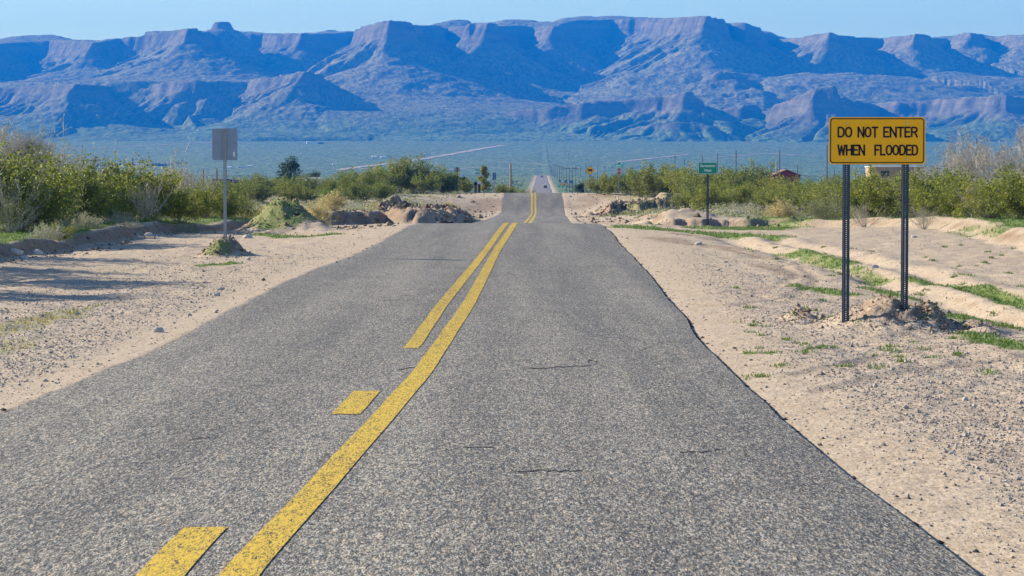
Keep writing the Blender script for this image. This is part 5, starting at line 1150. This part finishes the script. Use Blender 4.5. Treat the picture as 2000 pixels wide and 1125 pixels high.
def dirt_rubble():
    rng = np.random.default_rng(35); XX, YY, SS = [], [], []
    def around(px, Y, rx, ry, n, s0): XX.append(X_at(px, Y) + rng.normal(0, rx, n)); YY.append(Y + rng.normal(0, ry, n)); SS.append(np.exp(rng.normal(math.log(s0), .55, n)))
    around(1735, 33.2, .42, 1.0, 700, .010); around(1815, 32.8, .16, .6, 260, .015); around(1562, 35, .13, .4, 200, .014); around(1915, 32.4, .2, .6, 160, .012); around(437, 60.6, .4, .7, 350, .016)
    around(560, 85, 1.0, 1.6, 260, .028); around(660, 88, 1.3, 2.5, 260, .04)
    n = 1500; XX.append(rng.uniform(-7.2, -2.6, n)); YY.append(rng.uniform(136, 190, n)); SS.append(np.exp(rng.normal(math.log(.06), .6, n)))
    n = 700; XX.append(rng.uniform(7.5, 15, n)); YY.append(219 + rng.exponential(4, n)); SS.append(np.exp(rng.normal(math.log(.08), .6, n)))
    n = 900; XX.append(rng.uniform(-8.5, -1.2, n)); YY.append(rng.uniform(188, 296, n)); SS.append(np.exp(rng.normal(math.log(.05), .6, n)))
    n = 900; XX.append(rng.uniform(4.5, 13, n)); YY.append(rng.uniform(135, 292, n)); SS.append(np.exp(rng.normal(math.log(.05), .6, n)))
    n = 500; XX.append(-11.2 + rng.normal(0, .35, n)); YY.append(rng.uniform(52, 92, n)); SS.append(np.exp(rng.normal(math.log(.025), .5, n)))
    n = 500; XX.append(rng.uniform(6.3, 14, n)); YY.append(115 + rng.normal(0, 2.5, n)); SS.append(np.exp(rng.normal(math.log(.035), .6, n)))
    n = 420; XX.append(rng.uniform(-9.5, -5.5, n)); YY.append(126 + rng.normal(0, 2.5, n)); SS.append(np.exp(rng.normal(math.log(.04), .6, n)))
    X, Y, S = map(np.concatenate, (XX, YY, SS)); k = np.maximum(xl(Y) - X, X - xr(Y)) > .5; X, Y, S = X[k], Y[k], S[k]; n = len(X); z = ground_z(X, Y)
    V = OCT[None] * S[:, None, None] * rng.uniform(.6, 1.3, (n, 6, 1)) * np.array([1.1, 1.1, .8]); th = rng.uniform(0, 6.28, n); c, s_ = np.cos(th)[:, None], np.sin(th)[:, None]
    V = np.stack([V[..., 0] * c - V[..., 1] * s_, V[..., 0] * s_ + V[..., 1] * c, V[..., 2]], -1) + np.stack([X, Y, z + S * .2], 1)[:, None]
    tag(mesh_np('dirt_rubble', V.reshape(-1, 3), (OCF[None] + (np.arange(n) * 6)[:, None, None]).reshape(-1, 3), M_CLOD), 'crumbled clods of dry earth on the mounds and banks', None, None, 'stuff')
t = NT('earth_clod'); g = t.n('ShaderNodeNewGeometry')
t.color(t.ramp(g.outputs['Random Per Island'], [(0.0, (0.12, 0.08, 0.055)), (0.5, (0.25, 0.175, 0.115)), (1.0, (0.42, 0.32, 0.22))])); t.rough(0.95); M_CLOD = t.m
dirt_rubble()
def asphalt_debris():
    rng = np.random.default_rng(45); n = 4600; Y = 12.5 * (88 / 12.5) ** rng.random(n); e_ = np.abs(rng.normal(0, .022, n)) * (1 + 5 * (rng.random(n) < .05))
    left = rng.random(n) < .07; X = np.where(left, xl(Y) + jagL(Y) + rng.normal(-.05, .12, n), xr(Y) + jagR(Y) + e_ - .01); S = np.exp(rng.normal(math.log(.005), .5, n)) * (1 + Y / 80)
    z = np.maximum(ground_z(X, Y), np.where(left, road_z(Y) + .004, -9))
    V = OCT[None] * S[:, None, None] * rng.uniform(.6, 1.3, (n, 6, 1)) * np.array([1.2, 1.2, .7]) + np.stack([X, Y, z + S * .3], 1)[:, None]
    tag(mesh_np('asphalt_debris', V.reshape(-1, 3), (OCF[None] + (np.arange(n) * 6)[:, None, None]).reshape(-1, 3), M_CHIP), 'dark crumbs broken off the asphalt edge', None, None, 'stuff')
M_CHIP = simple('asphalt_chip', (0.055, 0.055, 0.06), .95, 0, .5, 20)
asphalt_debris()
def stone(px, py, size, label, Y=None, mat=None):
    rng = np.random.default_rng(int(px * 7 + py)); x, Yg = gp(px, py); Yg = Y or Yg; x = X_at(px, Yg)
    bm = bmesh.new(); bmesh.ops.create_icosphere(bm, subdivisions=2, radius=size)
    for v in bm.verts:
        v.co *= 1 + .5 * (vnoise(v.co.x / size * 1.3 + px, v.co.y / size * 1.3 + v.co.z / size, 2) - .5); v.co.z *= .68; v.co.x *= 1.2
    me = bpy.data.meshes.new('stone'); bm.to_mesh(me); bm.free(); me.materials.append(mat or M_STONE)
    o = bpy.data.objects.new('stone', me); COL.objects.link(o); o.location = (x, Yg, gz(x, Yg) + size * .3); o.rotation_euler = (0, 0, rng.uniform(0, 6)); tag(o, label, 'stone')
for px, py, sz, lab in ((422, 579, .055, 'small dark stone alone on the shoulder between the sign mound and the asphalt'), (308, 651, .07, 'flat dark stone on the gravel near the asphalt edge'), (484, 513, .05, 'stone in the shade just past the sign mound'), (484, 466, .12, 'dark stone on the sand beyond the sign mound'), (236, 613, .03, 'little dark stone near the yellowish grass patch'),
    (1577, 637, .05, 'reddish stone in front of the small dirt lump'), (1710, 524, .07, 'dark stone between the two posts of the amber sign'), (1785, 464, .08, 'dark upright stone just past the amber sign posts'), (1787, 904, .014, 'dark pebble on the gravel far from the asphalt'), (1917, 872, .014, 'small round red-brown pebble by the pale weed'), (1862, 888, .02, 'dark grey stone nearest the pale weed'), (1365, 481, .10, 'flat stone on the sand short of the wash sign'), (1314, 433, .14, 'grey stone at the wash edge near the dark grassy lump')):
    stone(px, py, sz, lab)
for px, Y, sz, lab in ((47, 58.5, .10, 'white stone on the grassy cut bank, nearest the outer edge'), (30, 60, .14, 'pale pinkish stone low on the grassy cut bank'), (72, 62, .13, 'dark boulder on the grassy cut bank'), (290, 77, .12, 'orange-tinted stone in the grass above the cut bank'), (303, 78, .09, 'smaller orange stone beside the larger one above the cut bank')):
    stone(px, 470, sz, lab, Y)
def stick():
    x, Y = gp(1641, 764); o = MB().tube([(-.07, 0, .006), (0, .02, .012), (.07, .0, .006)], [.004, .005, .003], 5).build('stick', M_BARE, None); o.location = (x, Y, gz(x, Y)); tag(o, 'small pale stick lying on the bare gravel', 'stick')
stick()
